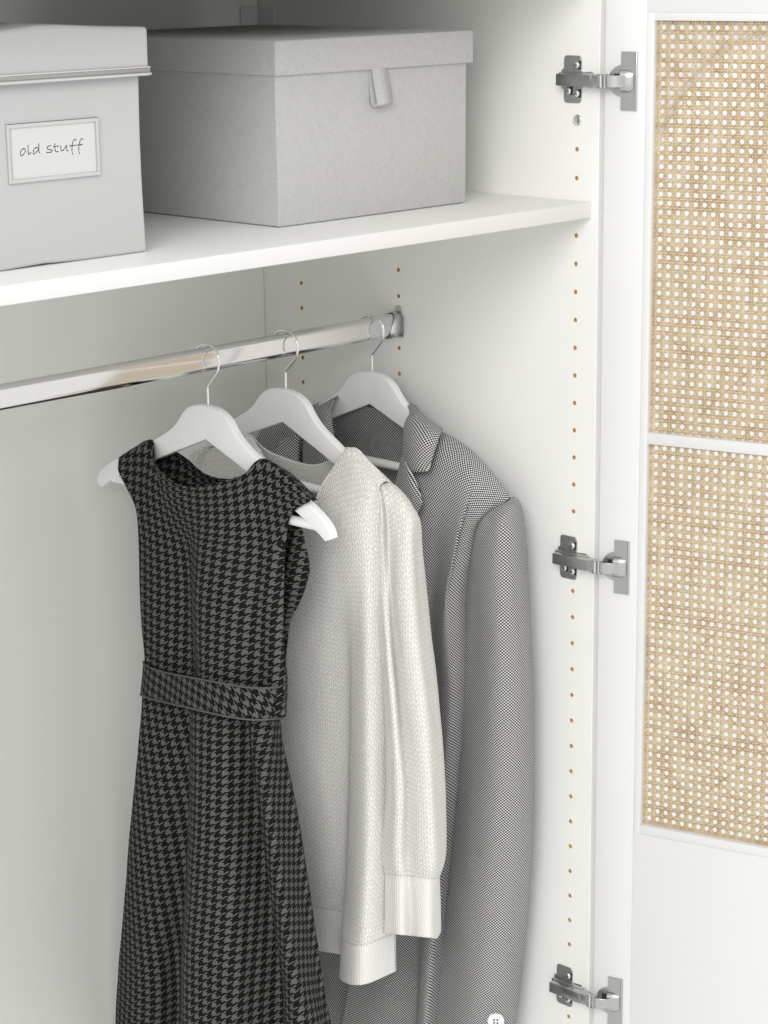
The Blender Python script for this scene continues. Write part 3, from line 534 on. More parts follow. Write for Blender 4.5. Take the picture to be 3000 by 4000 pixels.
C['blazer_back'] = [[[-48.0,92.2,-399.6],[-42.0,147.4,-372.0],[-40.0,202.6,-348.0],[-40.0,257.8,-330.0],[-40.0,313.0,-326.0],[-40.0,368.2,-330.0],[-40.0,423.4,-348.0],[-42.0,478.6,-372.0],[-48.0,533.8,-399.6]],[[-44.0,97.6,-406.1],[-27.5,151.4,-400.0],[-22.0,205.3,-390.0],[-22.0,259.1,-380.0],[-22.0,313.0,-378.0],[-22.0,366.9,-380.0],[-22.0,420.7,-390.0],[-27.5,474.5,-400.0],[-44.0,528.4,-406.1]],[[-44.0,115.3,-421.9],[-27.5,164.7,-421.9],[-22.0,214.1,-421.9],[-22.0,263.6,-421.9],[-22.0,313.0,-421.9],[-22.0,362.4,-421.9],[-22.0,411.8,-421.9],[-27.5,461.3,-421.9],[-44.0,510.7,-421.9]],[[-44.0,128.3,-440.4],[-27.5,174.5,-440.4],[-22.0,220.7,-440.4],[-22.0,266.8,-440.4],[-22.0,313.0,-440.4],[-22.0,359.2,-440.4],[-22.0,405.3,-440.4],[-27.5,451.5,-440.4],[-44.0,497.7,-440.4]],[[-44.0,134.5,-468.0],[-27.5,179.1,-468.0],[-22.0,223.8,-468.0],[-22.0,268.4,-468.0],[-22.0,313.0,-468.0],[-22.0,357.6,-468.0],[-22.0,402.2,-468.0],[-27.5,446.9,-468.0],[-44.0,491.5,-468.0]],[[-44.0,145.3,-517.6],[-27.5,187.2,-517.6],[-22.0,229.2,-517.6],[-22.0,271.1,-517.6],[-22.0,313.0,-517.6],[-22.0,354.9,-517.6],[-22.0,396.8,-517.6],[-27.5,438.8,-517.6],[-44.0,480.7,-517.6]],[[-44.0,144.8,-629.1],[-27.5,186.9,-629.1],[-22.0,228.9,-629.1],[-22.0,270.9,-629.1],[-22.0,313.0,-629.1],[-22.0,355.1,-629.1],[-22.0,397.1,-629.1],[-27.5,439.2,-629.1],[-44.0,481.2,-629.1]],[[-44.0,155.2,-739.5],[-27.5,194.6,-739.5],[-22.0,234.1,-739.5],[-22.0,273.6,-739.5],[-22.0,313.0,-739.5],[-22.0,352.4,-739.5],[-22.0,391.9,-739.5],[-27.5,431.3,-739.5],[-44.0,470.8,-739.5]],[[-44.0,170.0,-860.8],[-27.5,205.8,-860.8],[-22.0,241.5,-860.8],[-22.0,277.2,-860.8],[-22.0,313.0,-860.8],[-22.0,348.8,-860.8],[-22.0,384.5,-860.8],[-27.5,420.2,-860.8],[-44.0,456.0,-860.8]],[[-44.0,179.1,-969.3],[-27.5,212.6,-969.3],[-22.0,246.0,-969.3],[-22.0,279.5,-969.3],[-22.0,313.0,-969.3],[-22.0,346.5,-969.3],[-22.0,379.9,-969.3],[-27.5,413.4,-969.3],[-44.0,446.9,-969.3]],[[-44.0,188.3,-1080.3],[-27.5,219.5,-1080.3],[-22.0,250.7,-1080.3],[-22.0,281.8,-1080.3],[-22.0,313.0,-1080.3],[-22.0,344.2,-1080.3],[-22.0,375.3,-1080.3],[-27.5,406.5,-1080.3],[-44.0,437.7,-1080.3]],[[-44.0,197.8,-1165.0],[-27.5,226.6,-1165.0],[-22.0,255.4,-1165.0],[-22.0,284.2,-1165.0],[-22.0,313.0,-1165.0],[-22.0,341.8,-1165.0],[-22.0,370.6,-1165.0],[-27.5,399.4,-1165.0],[-44.0,428.2,-1165.0]]]
C['blazer_sleeve'] = [[[-54.0,92.1,-403.7],[-54.0,90.9,-402.7],[-52.0,90.8,-401.9],[-50.0,90.7,-401.1],[-46.0,92.9,-401.4],[-39.1,94.5,-401.9],[-41.0,94.2,-402.6],[-43.4,93.1,-403.3]],[[-58.0,96.6,-406.7],[-60.0,90.7,-404.9],[-58.0,86.4,-403.8],[-54.0,83.7,-403.4],[-42.0,90.0,-406.1],[-31.3,97.1,-406.2],[-33.9,99.1,-406.4],[-38.2,98.1,-406.6]],[[-64.0,107.3,-414.9],[-68.0,95.2,-411.3],[-66.0,84.1,-408.6],[-58.0,78.1,-407.9],[-38.0,86.7,-412.3],[-21.8,103.0,-412.9],[-23.0,109.2,-413.6],[-27.9,109.3,-414.4]],[[-66.0,116.8,-424.9],[-75.0,97.2,-418.8],[-75.0,79.7,-414.4],[-60.0,75.3,-415.1],[-36.0,84.2,-420.2],[-16.1,107.3,-421.1],[-15.2,117.1,-422.5],[-19.3,118.6,-424.0]],[[-66.0,125.7,-439.0],[-79.0,100.2,-431.1],[-81.0,77.6,-425.5],[-64.0,71.6,-426.5],[-35.0,82.5,-433.2],[-12.3,110.9,-434.3],[-9.4,123.9,-436.1],[-12.5,126.9,-437.8]],[[-64.0,134.5,-463.0],[-81.0,103.3,-453.7],[-86.0,75.2,-447.3],[-68.0,67.1,-449.1],[-34.0,80.3,-458.1],[-12.0,111.2,-459.1],[-9.0,127.4,-460.5],[-12.0,133.7,-462.0]],[[-60.0,145.1,-497.8],[-82.0,107.3,-487.5],[-90.0,73.4,-481.5],[-70.0,64.1,-486.1],[-34.0,76.9,-497.6],[-12.0,110.6,-497.6],[-9.0,131.0,-497.7],[-12.0,141.4,-497.8]],[[-60.0,149.8,-534.3],[-82.0,110.3,-523.2],[-92.0,72.4,-515.8],[-72.0,60.8,-520.2],[-34.0,73.9,-532.8],[-12.0,109.1,-533.1],[-9.0,131.8,-533.6],[-12.0,144.6,-534.0]],[[-60.0,151.0,-561.9],[-82.0,110.9,-550.2],[-92.0,72.0,-542.3],[-72.0,59.5,-546.7],[-34.0,71.9,-559.6],[-12.0,107.7,-560.1],[-9.0,131.5,-560.8],[-12.0,145.2,-561.4]],[[-58.0,159.3,-637.5],[-82.0,115.0,-623.4],[-92.0,72.9,-614.0],[-72.0,57.2,-618.2],[-34.0,67.5,-631.8],[-12.0,105.9,-633.0],[-9.0,133.4,-634.7],[-12.0,150.9,-636.4]],[[-58.0,166.6,-717.2],[-82.0,120.4,-701.2],[-92.0,75.4,-690.3],[-72.0,57.0,-694.1],[-34.0,65.4,-708.6],[-12.0,105.7,-710.3],[-9.0,136.0,-712.9],[-12.0,156.4,-715.4]],[[-60.0,174.5,-804.5],[-84.0,126.4,-786.6],[-92.0,80.7,-775.0],[-72.0,60.0,-778.5],[-34.0,66.9,-793.7],[-12.0,108.4,-795.9],[-9.0,140.7,-799.1],[-12.0,163.0,-802.3]],[[-62.0,180.8,-893.3],[-86.0,132.3,-873.6],[-92.0,87.7,-861.8],[-72.0,66.5,-865.2],[-34.0,73.2,-881.5],[-12.0,114.7,-883.8],[-9.0,147.0,-887.4],[-12.0,169.3,-890.9]],[[-64.0,192.1,-999.0],[-88.0,142.9,-977.2],[-94.0,97.7,-963.8],[-74.0,75.9,-967.1],[-34.0,84.0,-985.9],[-12.0,125.7,-988.5],[-9.0,158.1,-992.5],[-12.0,180.5,-996.4]],[[-66.0,206.3,-1093.9],[-90.0,156.0,-1070.0],[-96.0,109.3,-1055.1],[-76.0,86.4,-1058.0],[-36.0,93.9,-1077.9],[-12.0,136.4,-1081.1],[-9.0,170.1,-1085.9],[-12.0,193.8,-1090.7]],[[-66.0,220.0,-1135.0],[-90.0,168.7,-1135.0],[-96.0,120.7,-1135.0],[-76.0,96.7,-1135.0],[-36.0,103.7,-1135.0],[-12.0,147.0,-1135.0],[-9.0,181.8,-1135.0],[-12.0,206.7,-1135.0]]]
C['collar_leaf'] = [[[-40.0,265.6,-311.5],[-34.0,266.2,-313.7],[-28.0,265.7,-316.1],[-26.0,261.5,-318.0]],[[-62.0,237.3,-317.1],[-60.0,232.7,-313.8],[-50.0,232.0,-318.3],[-40.0,232.4,-328.2]],[[-78.0,228.9,-323.1],[-80.0,214.0,-319.3],[-72.0,203.7,-320.6],[-58.0,190.0,-331.0]],[[-84.0,227.2,-335.3],[-92.0,204.9,-330.8],[-90.0,187.1,-330.1],[-76.0,177.5,-334.0]],[[-86.0,226.9,-349.9],[-97.0,204.4,-346.2],[-98.0,183.7,-344.5],[-86.0,175.2,-347.5]],[[-87.0,226.8,-363.1],[-99.0,204.6,-360.7],[-101.0,186.9,-358.5],[-92.0,174.7,-358.9]],[[-90.0,218.2,-370.3],[-99.0,201.8,-371.4],[-101.0,187.1,-371.1],[-94.0,177.4,-370.5]],[[-92.0,211.4,-374.9],[-97.0,200.7,-376.2],[-99.0,189.0,-374.4],[-95.0,182.4,-373.6]]]
C['lapel'] = [[[-88.0,226.6,-362.9],[-92.0,220.3,-364.3],[-95.0,214.4,-366.2],[-96.0,209.6,-369.4]],[[-91.0,226.7,-374.4],[-97.0,214.7,-373.8],[-100.0,204.9,-374.0],[-98.0,200.8,-377.4]],[[-94.0,228.7,-387.7],[-101.0,211.0,-385.9],[-104.0,197.3,-386.2],[-101.0,189.3,-392.2]],[[-97.0,232.1,-402.7],[-104.0,210.4,-401.0],[-107.0,191.6,-399.6],[-104.0,179.5,-405.6]],[[-99.0,233.5,-419.2],[-106.0,210.7,-417.1],[-109.0,191.9,-414.9],[-105.0,180.2,-413.0]],[[-101.0,233.8,-434.0],[-107.0,214.0,-431.7],[-109.0,198.1,-430.1],[-106.0,187.9,-426.8]],[[-103.0,236.2,-452.2],[-107.0,220.2,-448.6],[-109.0,206.2,-444.3],[-107.0,195.0,-436.8]],[[-104.0,243.8,-474.6],[-107.0,230.6,-470.2],[-108.0,219.5,-464.9],[-107.0,208.2,-455.6]]]
C['collar_stand'] = [[[-60.0,238.8,-317.2],[-42.0,258.6,-311.8],[-30.0,283.2,-310.8],[-24.0,334.8,-309.2],[-24.0,382.0,-318.1],[-30.0,391.3,-322.7],[-44.0,390.5,-329.8],[-66.0,366.5,-341.0]],[[-58.0,238.8,-335.2],[-40.0,258.6,-329.8],[-28.0,283.2,-328.8],[-22.0,334.8,-327.2],[-22.0,382.0,-336.1],[-28.0,391.3,-340.7],[-42.0,390.5,-347.8],[-64.0,366.5,-359.0]],[[-56.0,235.8,-361.2],[-38.0,256.5,-355.8],[-26.0,282.0,-354.8],[-20.0,335.7,-353.2],[-20.0,384.7,-362.1],[-26.0,394.4,-366.7],[-40.0,393.6,-373.8],[-62.0,368.6,-385.0]]]
C['collar_leaf_left'] = [[[-34.0,370.9,-315.0],[-26.0,383.2,-318.2],[-18.0,395.6,-322.1],[-12.0,406.0,-325.6]],[[-56.0,365.2,-315.4],[-48.0,377.5,-318.4],[-36.0,395.1,-324.3],[-24.0,415.5,-334.1]],[[-66.0,364.3,-322.9],[-62.0,375.5,-324.7],[-54.0,394.5,-329.5],[-42.0,427.4,-339.4]],[[-74.0,358.9,-332.5],[-78.0,363.8,-332.2],[-74.0,379.8,-334.7],[-60.0,412.7,-341.2]],[[-80.0,351.9,-344.4],[-86.0,356.1,-344.0],[-84.0,369.9,-344.7],[-72.0,404.0,-349.8]],[[-86.0,341.5,-358.9],[-96.0,343.1,-357.4],[-98.0,358.2,-357.7],[-84.0,396.4,-364.0]],[[-90.0,333.5,-369.3],[-100.0,337.3,-371.3],[-101.0,353.4,-373.5],[-88.0,395.0,-381.8]],[[-92.0,328.6,-380.5],[-100.0,333.4,-386.0],[-101.0,353.9,-392.0],[-90.0,393.6,-403.2]]]
C['collar_seam'] = [[[-30.0,385.4,-350.1],[-27.0,366.8,-349.9],[-26.0,342.0,-346.3],[-26.0,316.6,-343.3],[-28.0,298.0,-341.4],[-34.0,275.7,-341.2]]]

WRITING = [[[-728.0,51.0],[-730.6,49.9],[-732.1,47.4],[-731.6,45.3],[-730.2,45.1],[-728.0,46.5],[-726.2,49.0],[-726.6,50.6],[-728.4,51.1]],[[-723.3,54.0],[-723.1,50.2],[-723.2,46.7],[-723.1,45.6],[-721.4,46.0],[-719.8,47.1]],[[-711.4,49.4],[-712.7,51.1],[-715.3,50.5],[-717.3,48.3],[-717.6,46.0],[-716.4,45.4],[-713.7,47.2],[-711.4,49.6]],[[-710.8,54.5],[-711.1,50.5],[-711.0,46.4],[-710.1,45.6]],[[-697.0,51.4],[-698.7,51.4],[-701.2,50.7],[-701.8,49.4],[-700.0,48.2],[-697.1,47.6],[-696.0,46.8],[-697.6,45.6],[-700.2,45.5],[-702.8,45.8]],[[-692.9,53.3],[-692.8,49.8],[-692.4,46.2],[-690.9,45.4],[-688.7,45.7]],[[-694.7,50.2],[-691.8,50.3],[-688.4,50.6]],[[-685.9,50.9],[-686.1,47.5],[-685.3,45.8],[-683.8,46.2],[-681.4,48.1],[-679.8,50.3],[-679.4,50.9]],[[-679.6,50.6],[-679.6,47.1],[-679.0,45.5],[-677.4,45.8]],[[-667.6,54.0],[-668.6,55.0],[-670.1,55.1],[-671.8,53.0],[-673.0,48.9],[-673.4,44.8],[-672.6,41.5]],[[-659.8,54.1],[-660.7,55.1],[-661.8,55.1],[-663.7,53.0],[-665.0,48.9],[-665.4,44.8],[-664.7,41.5]],[[-676.5,49.6],[-668.6,49.8],[-661.0,49.8]]]


# ================================================================== the setting: wall behind the open door
wall = box('wall', -2600, 2600, 575, 640, -2100, 1400, M['wall'])
tag(wall, kind='structure')
# arched panel on that wall, seen through the cane
def arch_outline(cx, cz, r, zb, n=48):
    pts = [(cx - r, zb)]
    for k in range(n + 1):
        a = math.pi - math.pi * k / n
        pts.append((cx + r * math.cos(a), cz + r * math.sin(a)))
    pts.append((cx + r, zb))
    return pts
arch = empty('arched_panel', (1129, 570, -1900))
tag(arch, 'white arched panel with thin grey rim on wall, seen through cane holes', 'wall panel')
bm = bmesh.new()
ou = arch_outline(1129, -253, 322, -1900)
f = [bm.verts.new((x, 572, z)) for x, z in ou]
b_ = [bm.verts.new((x, 575, z)) for x, z in ou]
bm.faces.new(f)
for i in range(len(f)):
    bm.faces.new((f[i], f[(i + 1) % len(f)], b_[(i + 1) % len(f)], b_[i]))
from_bm('face', bm, M['arch'], arch)
bm = bmesh.new()
o1 = arch_outline(1129, -253, 325.5, -1900); o2 = arch_outline(1129, -253, 321.5, -1900)
A = [[bm.verts.new((x, y, z)) for x, z in oo] for oo, y in ((o1, 575), (o1, 567), (o2, 567), (o2, 574))]
for q in range(3):
    for i in range(len(o1) - 1):
        bm.faces.new((A[q][i], A[q][i + 1], A[q + 1][i + 1], A[q + 1][i]))
from_bm('rim', bm, M['rim'], arch)

# ================================================================== wardrobe
ward = empty('wardrobe', (-495, 290, -1950))
tag(ward, 'white open wardrobe with hole-drilled side panel, shelf, chrome rail and cane door', 'wardrobe')
YF, YB = 6.8, 552.0
ZT, ZB = 190.0, -1950.0

holes = []
for k in range(0, 58):
    z = -32.0 * k
    if k not in (2, 14, 15, 31, 32, 48, 49): holes.append((37.0, z))
    if k > 2 and k != 7: holes.append((313.3, z))
    if k > 2: holes.append((483.3, z))
bolts = [(36.6, 32.0)]

def side_panel(name, xi, xo):
    """panel whose inner face (x = xi) is really drilled"""
    R, Q = 2.6, 8.0
    V = []; F = []
    def v(x, y, z): V.append((x, y, z)); return len(V) - 1
    ycols = sorted(set(h[0] for h in holes))
    edges = [YF]
    for c in ycols: edges += [c - Q, c + Q]
    edges.append(YB + 4.1)
    for i in range(len(edges) - 1):
        y0, y1 = edges[i], edges[i + 1]
        if i % 2 == 0:
            F.append((v(xi, y0, ZB), v(xi, y1, ZB), v(xi, y1, ZT), v(xi, y0, ZT)))
        else:
            c = ycols[i // 2]
            zs = sorted(h[1] for h in holes if h[0] == c)
            zc = ZB
            for z in zs:
                if z - Q > zc: F.append((v(xi, y0, zc), v(xi, y1, zc), v(xi, y1, z - Q), v(xi, y0, z - Q)))
                n = 16
                sq = []; ci = []
                for k in range(n):
                    a = 2 * math.pi * (k + 0.0) / n
                    cx, cz = math.cos(a), math.sin(a)
                    m = Q / max(abs(cx), abs(cz))
                    sq.append(v(xi, c + cx * m, z + cz * m)); ci.append(v(xi, c + cx * R, z + cz * R))
                for k in range(n): F.append((sq[k], sq[(k + 1) % n], ci[(k + 1) % n], ci[k]))
                zc = z + Q
            F.append((v(xi, y0, zc), v(xi, y1, zc), v(xi, y1, ZT), v(xi, y0, ZT)))
    e = 0.5 if xo > xi else -0.5
    F.append((v(xi, YF, ZB), v(xi, YF, ZT), v(xi + e, YF - 0.5, ZT), v(xi + e, YF - 0.5, ZB)))
    F.append((v(xi + e, YF - 0.5, ZB), v(xi + e, YF - 0.5, ZT), v(xo, YF - 0.5, ZT), v(xo, YF - 0.5, ZB)))
    F.append((v(xo, YF - 0.5, ZB), v(xo, YF - 0.5, ZT), v(xo, YB + 4.1, ZT), v(xo, YB + 4.1, ZB)))
    return mk(name, V, F, M['foil'], ward)
sp = side_panel('side_panel', 0.0, 18.0)
spl = box('side_panel', -1008, -990, YF, YB, ZB, ZT, M['foil'], ward, 0.5)
box('back_panel', -990, -0.9, YB, YB + 4, ZB, ZT, M['backboard'], ward)
box('slit_light_block', -30, 17.5, YB + 4.2, YB + 14, ZB, ZT, M['backboard'], ward)  # unseen strip added to keep light from leaking through the corner slit
box('top_panel', -1008, 18, YF, YB, ZT, ZT + 18, M['foil'], ward, 0.5)
box('bottom_panel', -990, 0, YF, YB, ZB - 18, ZB, M['foil'], ward, 0.5)
shelf = box('shelf', -989.6, -0.3, 15.2, 551, -74.5, -57.0, M['shelf'], ward, 0.9)

# drilled holes: little fibreboard cups, one object each, sharing a mesh
hv = []; hf = []
n = 16
for d in (0.0, 3.2):
    for k in range(n):
        a = 2 * math.pi * k / n
        hv.append((d, 2.6 * math.cos(a), 2.6 * math.sin(a)))
for k in range(n): hf.append((k, (k + 1) % n, n + (k + 1) % n, n + k))
hf.append(tuple(range(n, 2 * n)))
hme = None
for (y, z) in holes:
    if hme is None:
        h = mk('shelf_pin_hole', hv, hf, M['mdf'], sp); hme = h.data
    else:
        h = bpy.data.objects.new('shelf_pin_hole', hme); col.objects.link(h); h.parent = sp
        h.matrix_parent_inverse = Matrix.Identity(4)
    h.location = (0.02 * S, y * S, z * S)

def lathe_bm(prof, n=28, bm=None, mat4=None):
    """prof: list of (r, h) -> surface of revolution about local Z"""
    if bm is None: bm = bmesh.new()
    rings = []; new = []
    for r, h_ in prof:
        if r < 1e-4:
            w = bm.verts.new((0, 0, h_)); rings.append([w] * n); new.append(w)
        else:
            ring = [bm.verts.new((r * math.cos(2 * math.pi * k / n), r * math.sin(2 * math.pi * k / n), h_)) for k in range(n)]
            rings.append(ring); new += ring
    for i in range(len(rings) - 1):
        for k in range(n):
            q = [rings[i][k], rings[i][(k + 1) % n], rings[i + 1][(k + 1) % n], rings[i + 1][k]]
            u_ = []
            for w in q:
                if w not in u_: u_.append(w)
            if len(u_) > 2:
                try: bm.faces.new(u_)
                except ValueError: pass
    if mat4 is not None: bmesh.ops.transform(bm, matrix=mat4, verts=new)
    return bm

FACE_NX = Matrix(((0, 0, -1, 0), (0, 1, 0, 0), (1, 0, 0, 0), (0, 0, 0, 1)))     # local +Z -> world -X

def screw(loc, r, hgt, parent, name='screw'):
    M4 = Matrix.Translation(loc) @ FACE_NX
    bm = lathe_bm([(r, 0), (r, hgt * 0.55), (r * 0.86, hgt * 0.9), (r * 0.55, hgt), (r * 0.3, hgt), (r * 0.22, hgt * 0.6), (0, hgt * 0.5)], 24, None, M4)
    o = auto_smooth(from_bm(name, bm, M['screw'], parent), 50)
    # cross recess: two solid bars, shade of the slots put in as darker metal
    for a in (0.3, 0.3 + math.pi / 2):
        b2 = box_bm(-r * 0.42, r * 0.42, -r * 0.10, r * 0.10, hgt * 0.62, hgt * 1.015)
        bmesh.ops.transform(b2, matrix=M4 @ Matrix.Rotation(a, 4, 'Z'), verts=b2.verts)
        mm = bpy.data.meshes.new('slot_shade')
        bmesh.ops.scale(b2, vec=(S, S, S), verts=b2.verts)
        off = len(o.data.vertices)
        b3 = bmesh.new(); b3.from_mesh(o.data)
        b2.to_mesh(mm); b2.free(); b3.from_mesh(mm)
        if len(o.data.materials) < 2: o.data.materials.append(M['nickel_dark'])
        b3.faces.ensure_lookup_table()
        for fc in b3.faces[-6:]: fc.material_index = 1
        b3.to_mesh(o.data); b3.free()
    return o
for (y, z) in bolts:
    M4 = Matrix.Translation((0, y, z)) @ FACE_NX
    bm = lathe_bm([(6.3, 0), (6.3, 0.5), (5.0, 2.0), (4.2, 2.1), (3.5, 1.2), (1.9, 0.9), (1.5, 0.9), (1.3, 0.2), (0, 0.1)], 32, None, M4)
    auto_smooth(from_bm('cam_bolt', bm, M['screw'], ward), 30)

# ------------------------------------------------------------------ clothes rail
RY = 313.3
def stadium(hw, hh, n=10):
    pts = []
    for k in range(n + 1):
        a = math.pi * k / n
        pts.append((hw * math.cos(a), hh - hw + hw * math.sin(a)))
    for k in range(n + 1):
        a = math.pi + math.pi * k / n
        pts.append((hw * math.cos(a), -(hh - hw) + hw * math.sin(a)))
    return pts
def oval_tube(name, x0, x1, hw, hh, zc, mat, parent):
    pr = stadium(hw, hh, 14)
    V = []; F = []
    n = len(pr)
    for x in (x0, x1):
        for (y, z) in pr: V.append((x, RY + y, zc + z))
    for k in range(n): F.append((k, (k + 1) % n, n + (k + 1) % n, n + k))
    F.append(tuple(range(n))); F.append(tuple(reversed(range(n, 2 * n))))
    o = mk(name, V, F, mat, parent, True)
    return auto_smooth(o, 40)
rail = oval_tube('clothes_rail', -988, -3, 7.6, 14.0, -226.0, M['chrome'], ward)
# end bracket on the drilled panel: flange, top tab, cradle
bm = bmesh.new()
out = []
for (y, z) in [(-7, -16), (7.5, -16), (9, -13), (9, -2), (6.5, 3), (6, 9), (6, 17), (4.2, 21.5), (0, 23.2), (-4.2, 21.5), (-6, 17), (-6, 9), (-9, 4), (-9, -13)]:
    out.append((RY - y, -226 + z))
f = [bm.verts.new((-2.2, y, z)) for y, z in out]; g = [bm.verts.new((0, y, z)) for y, z in out]
bm.faces.new(f)
for i in range(len(f)): bm.faces.new((f[i], f[(i + 1) % len(f)], g[(i + 1) % len(f)], g[i]))
bmesh.ops.recalc_face_normals(bm, faces=bm.faces)
bmesh.ops.bevel(bm, geom=[e for e in bm.edges if abs(e.verts[0].co.x + 2.2) < 0.01 and abs(e.verts[1].co.x + 2.2) < 0.01], offset=0.6, segments=2, affect='EDGES')
rb = auto_smooth(from_bm('rail_bracket', bm, M['nickel'], ward), 40)
pr_o = stadium(9.0, 15.4, 12)
V = []; F = []
lo = [p for p in pr_o if p[1] < 6.0 or p[0] > 0]
n = len(pr_o)
for x in (-24.0, -2.0):
    for (y, z) in pr_o:
        xx = x
        if x < -20: xx = x + max(0.0, (z + 4.0)) * 0.55
        V.append((xx, RY + y, -226.0 + z))
for k in range(n):
    F.append((k, (k + 1) % n, n + (k + 1) % n, n + k))
cr_o = auto_smooth(mk('cradle', V, F, M['nickel'], rb, True), 40)
md = cr_o.modifiers.new('thickness', 'SOLIDIFY'); md.thickness = 1.2 * S; md.offset = 0

# corner bracket high in the back corner
bm = box_bm(-31, -0.5, 548.5, 551.5, 96, 150, 1.2, 2)
cb = auto_smooth(from_bm('corner_bracket', bm, M['corner'], ward), 40)
box('flange', -3.2, -0.4, 518.5, 551.6, 96, 149.5, M['corner'], cb, 1.2)

# ------------------------------------------------------------------ door
TH = 1.3064754905538218
E0 = Vector((-1.08, -2.0, 0.0))
td = Vector((math.cos(TH), -math.sin(TH), 0))
nd = Vector((math.sin(TH), math.cos(TH), 0))          # away from the inner face
DM = Matrix(((td.x, nd.x, 0, E0.x), (td.y, nd.y, 0, E0.y), (td.z, nd.z, 1, 0), (0, 0, 0, 1)))   # (t, depth, z)
DZT, DZB = 215.0, -1750.0
TW = 452.0                                            # door width
door = empty('door', tuple(DM @ Vector((0, 0, DZB))), ward)
def dbox(name, t0, t1, n0, n1, z0, z1, mat=None, bev=0.6, parent=None):
    return box(name, t0, t1, n0, n1, z0, z1, mat or M['door'], parent or door, bev, 2, DM)
st = 18.0
dbox('stile', 0, 48.2, 0, st, DZB, DZT, bev=0.9)
dbox('stile', TW - 48.2, TW, 0, st, DZB, DZT, bev=0.9)
dbox('top_rail', 48.24, TW - 48.24, 0, st, 149.9, DZT, bev=0.15)
dbox('lower_panel', 48.24, TW - 48.24, 0, st, DZB, -794.5, bev=0.15)
for a, b2 in ((48.24, 57.0), (TW - 57.0, TW - 48.24)):
    dbox('moulding', a, b2, 0.1, st - 0.3, -794.45, 149.85, bev=0.2)
dbox('moulding', 57.05, TW - 57.05, 0.12, st - 0.3, 141.3, 149.84, bev=0.3)
dbox('moulding', 57.05, TW - 57.05, 0.12, st - 0.3, -794.3, -783.2, bev=0.3)
dbox('moulding', 57.05, TW - 57.05, 0.3, 12.0, -324.7, -311.9, bev=0.4)

def cane(name, t0, t1, z0, z1, depth, tc, zc, pt, pz):
    """woven cane web: pairs of uprights, pairs of cross strands and two diagonals, all real strands"""
    V = []; F = []; Sx = []
    rnd = random.Random(3)
    SEC = [(-1.0, 0.0), (-0.55, -0.62), (0.0, -0.85), (0.55, -0.62), (1.0, 0.0), (0.0, 0.45)]
    def strand(path, w, h, shade):
        base = len(V)
        n = len(SEC)
        for i, (t, d, z) in enumerate(path):
            a = path[max(i - 1, 0)]; b2 = path[min(i + 1, len(path) - 1)]
            dx, dz = b2[0] - a[0], b2[2] - a[2]
            l = math.hypot(dx, dz) or 1.0
            px_, pz_ = -dz / l, dx / l
            for (u_, h_) in SEC:
                q = DM @ Vector((t + px_ * u_ * w, d + h_ * h, z + pz_ * u_ * w))
                V.append(q); Sx.append(shade)
        for i in range(len(path) - 1):
            for k in range(n):
                F.append((base + i * n + k, base + i * n + (k + 1) % n, base + (i + 1) * n + (k + 1) % n, base + (i + 1) * n + k))
    i0 = int(math.floor((t0 - tc) / pt)) - 1; i1 = int(math.ceil((t1 - tc) / pt)) + 1
    j0 = int(math.floor((z0 - zc) / pz)) - 1; j1 = int(math.ceil((z1 - zc) / pz)) + 1
    G = 1.55                                   # half distance inside a pair
    # uprights
    for i in range(i0, i1 + 1):
        for q, sg in ((0, -1), (1, 1)):
            t = tc + (i + 0.5) * pt + sg * G
            if t < t0 - 0.3 or t > t1 + 0.3: continue
            path = []
            sh = rnd.random() * 0.5 + 0.35
            for j in range(j0, j1 + 1):
                for k in range(4):
                    z = zc + (j + k / 4.0) * pz
                    if z < z0 - 1 or z > z1 + 1: continue
                    ph = 1 if q == 0 else -1
                    path.append((t + rnd.uniform(-.12, .12), depth + 0.35 * ph * math.cos(2 * math.pi * (k / 4.0 - 0.5)), z))
            strand(path, 1.0, 0.60, sh)
    # cross strands
    for j in range(j0, j1 + 1):
        for q, sg in ((0, -1), (1, 1)):
            z = zc + (j + 0.5) * pz + sg * G
            if z < z0 - 0.3 or z > z1 + 0.3: continue
            path = []
            sh = rnd.random() * 0.45 + 0.1
            for i in range(i0, i1 + 1):
                for k in range(4):
                    t = tc + (i + k / 4.0) * pt
                    if t < t0 - 1 or t > t1 + 1: continue
                    ph = -1 if q == 0 else 1
                    path.append((t, depth - 0.15 + 0.35 * ph * math.cos(2 * math.pi * (k / 4.0 - 0.5)), z + rnd.uniform(-.10, .10)))
            strand(path, 0.84, 0.72, sh)
    # diagonals through the crossings
    for sg, dd in ((1, -1.0), (-1, 1.0)):
        for i in range(i0 - (j1 - j0) - 2, i1 + (j1 - j0) + 3):
            path = []
            sh = rnd.random() * 0.6 + (0.35 if sg > 0 else 0.15)
            for j in range(j0, j1 + 1):
                for k in range(4):
                    f_ = j + k / 4.0
                    z = zc + f_ * pz
                    t = tc + (i + sg * f_ + 0.5) * pt
                    if z < z0 - 1 or z > z1 + 1 or t < t0 - 1 or t > t1 + 1: continue
                    path.append((t, depth + dd * math.cos(2 * math.pi * k / 4.0), z))
            if len(path) > 1: strand(path, 1.06, 0.60, sh)
    o = mk(name, V, F, M['cane'], door, True)
    at = o.data.attributes.new('strand', 'FLOAT', 'POINT')
    at.data.foreach_set('value', Sx)
    return o
# recessed behind the moulding
cane('cane_panel', 57.2, TW - 57.2, -312.1, 141.1, 8.0, 64.9, 134.0, 10.2, 9.93)
cane('cane_panel', 57.2, TW - 57.2, -783.0, -324.9, 8.0, 64.9, -329.9, 10.2, 9.90)
for q in door.children:
    if q.name.startswith('cane_panel'): q['kind'] = 'stuff'

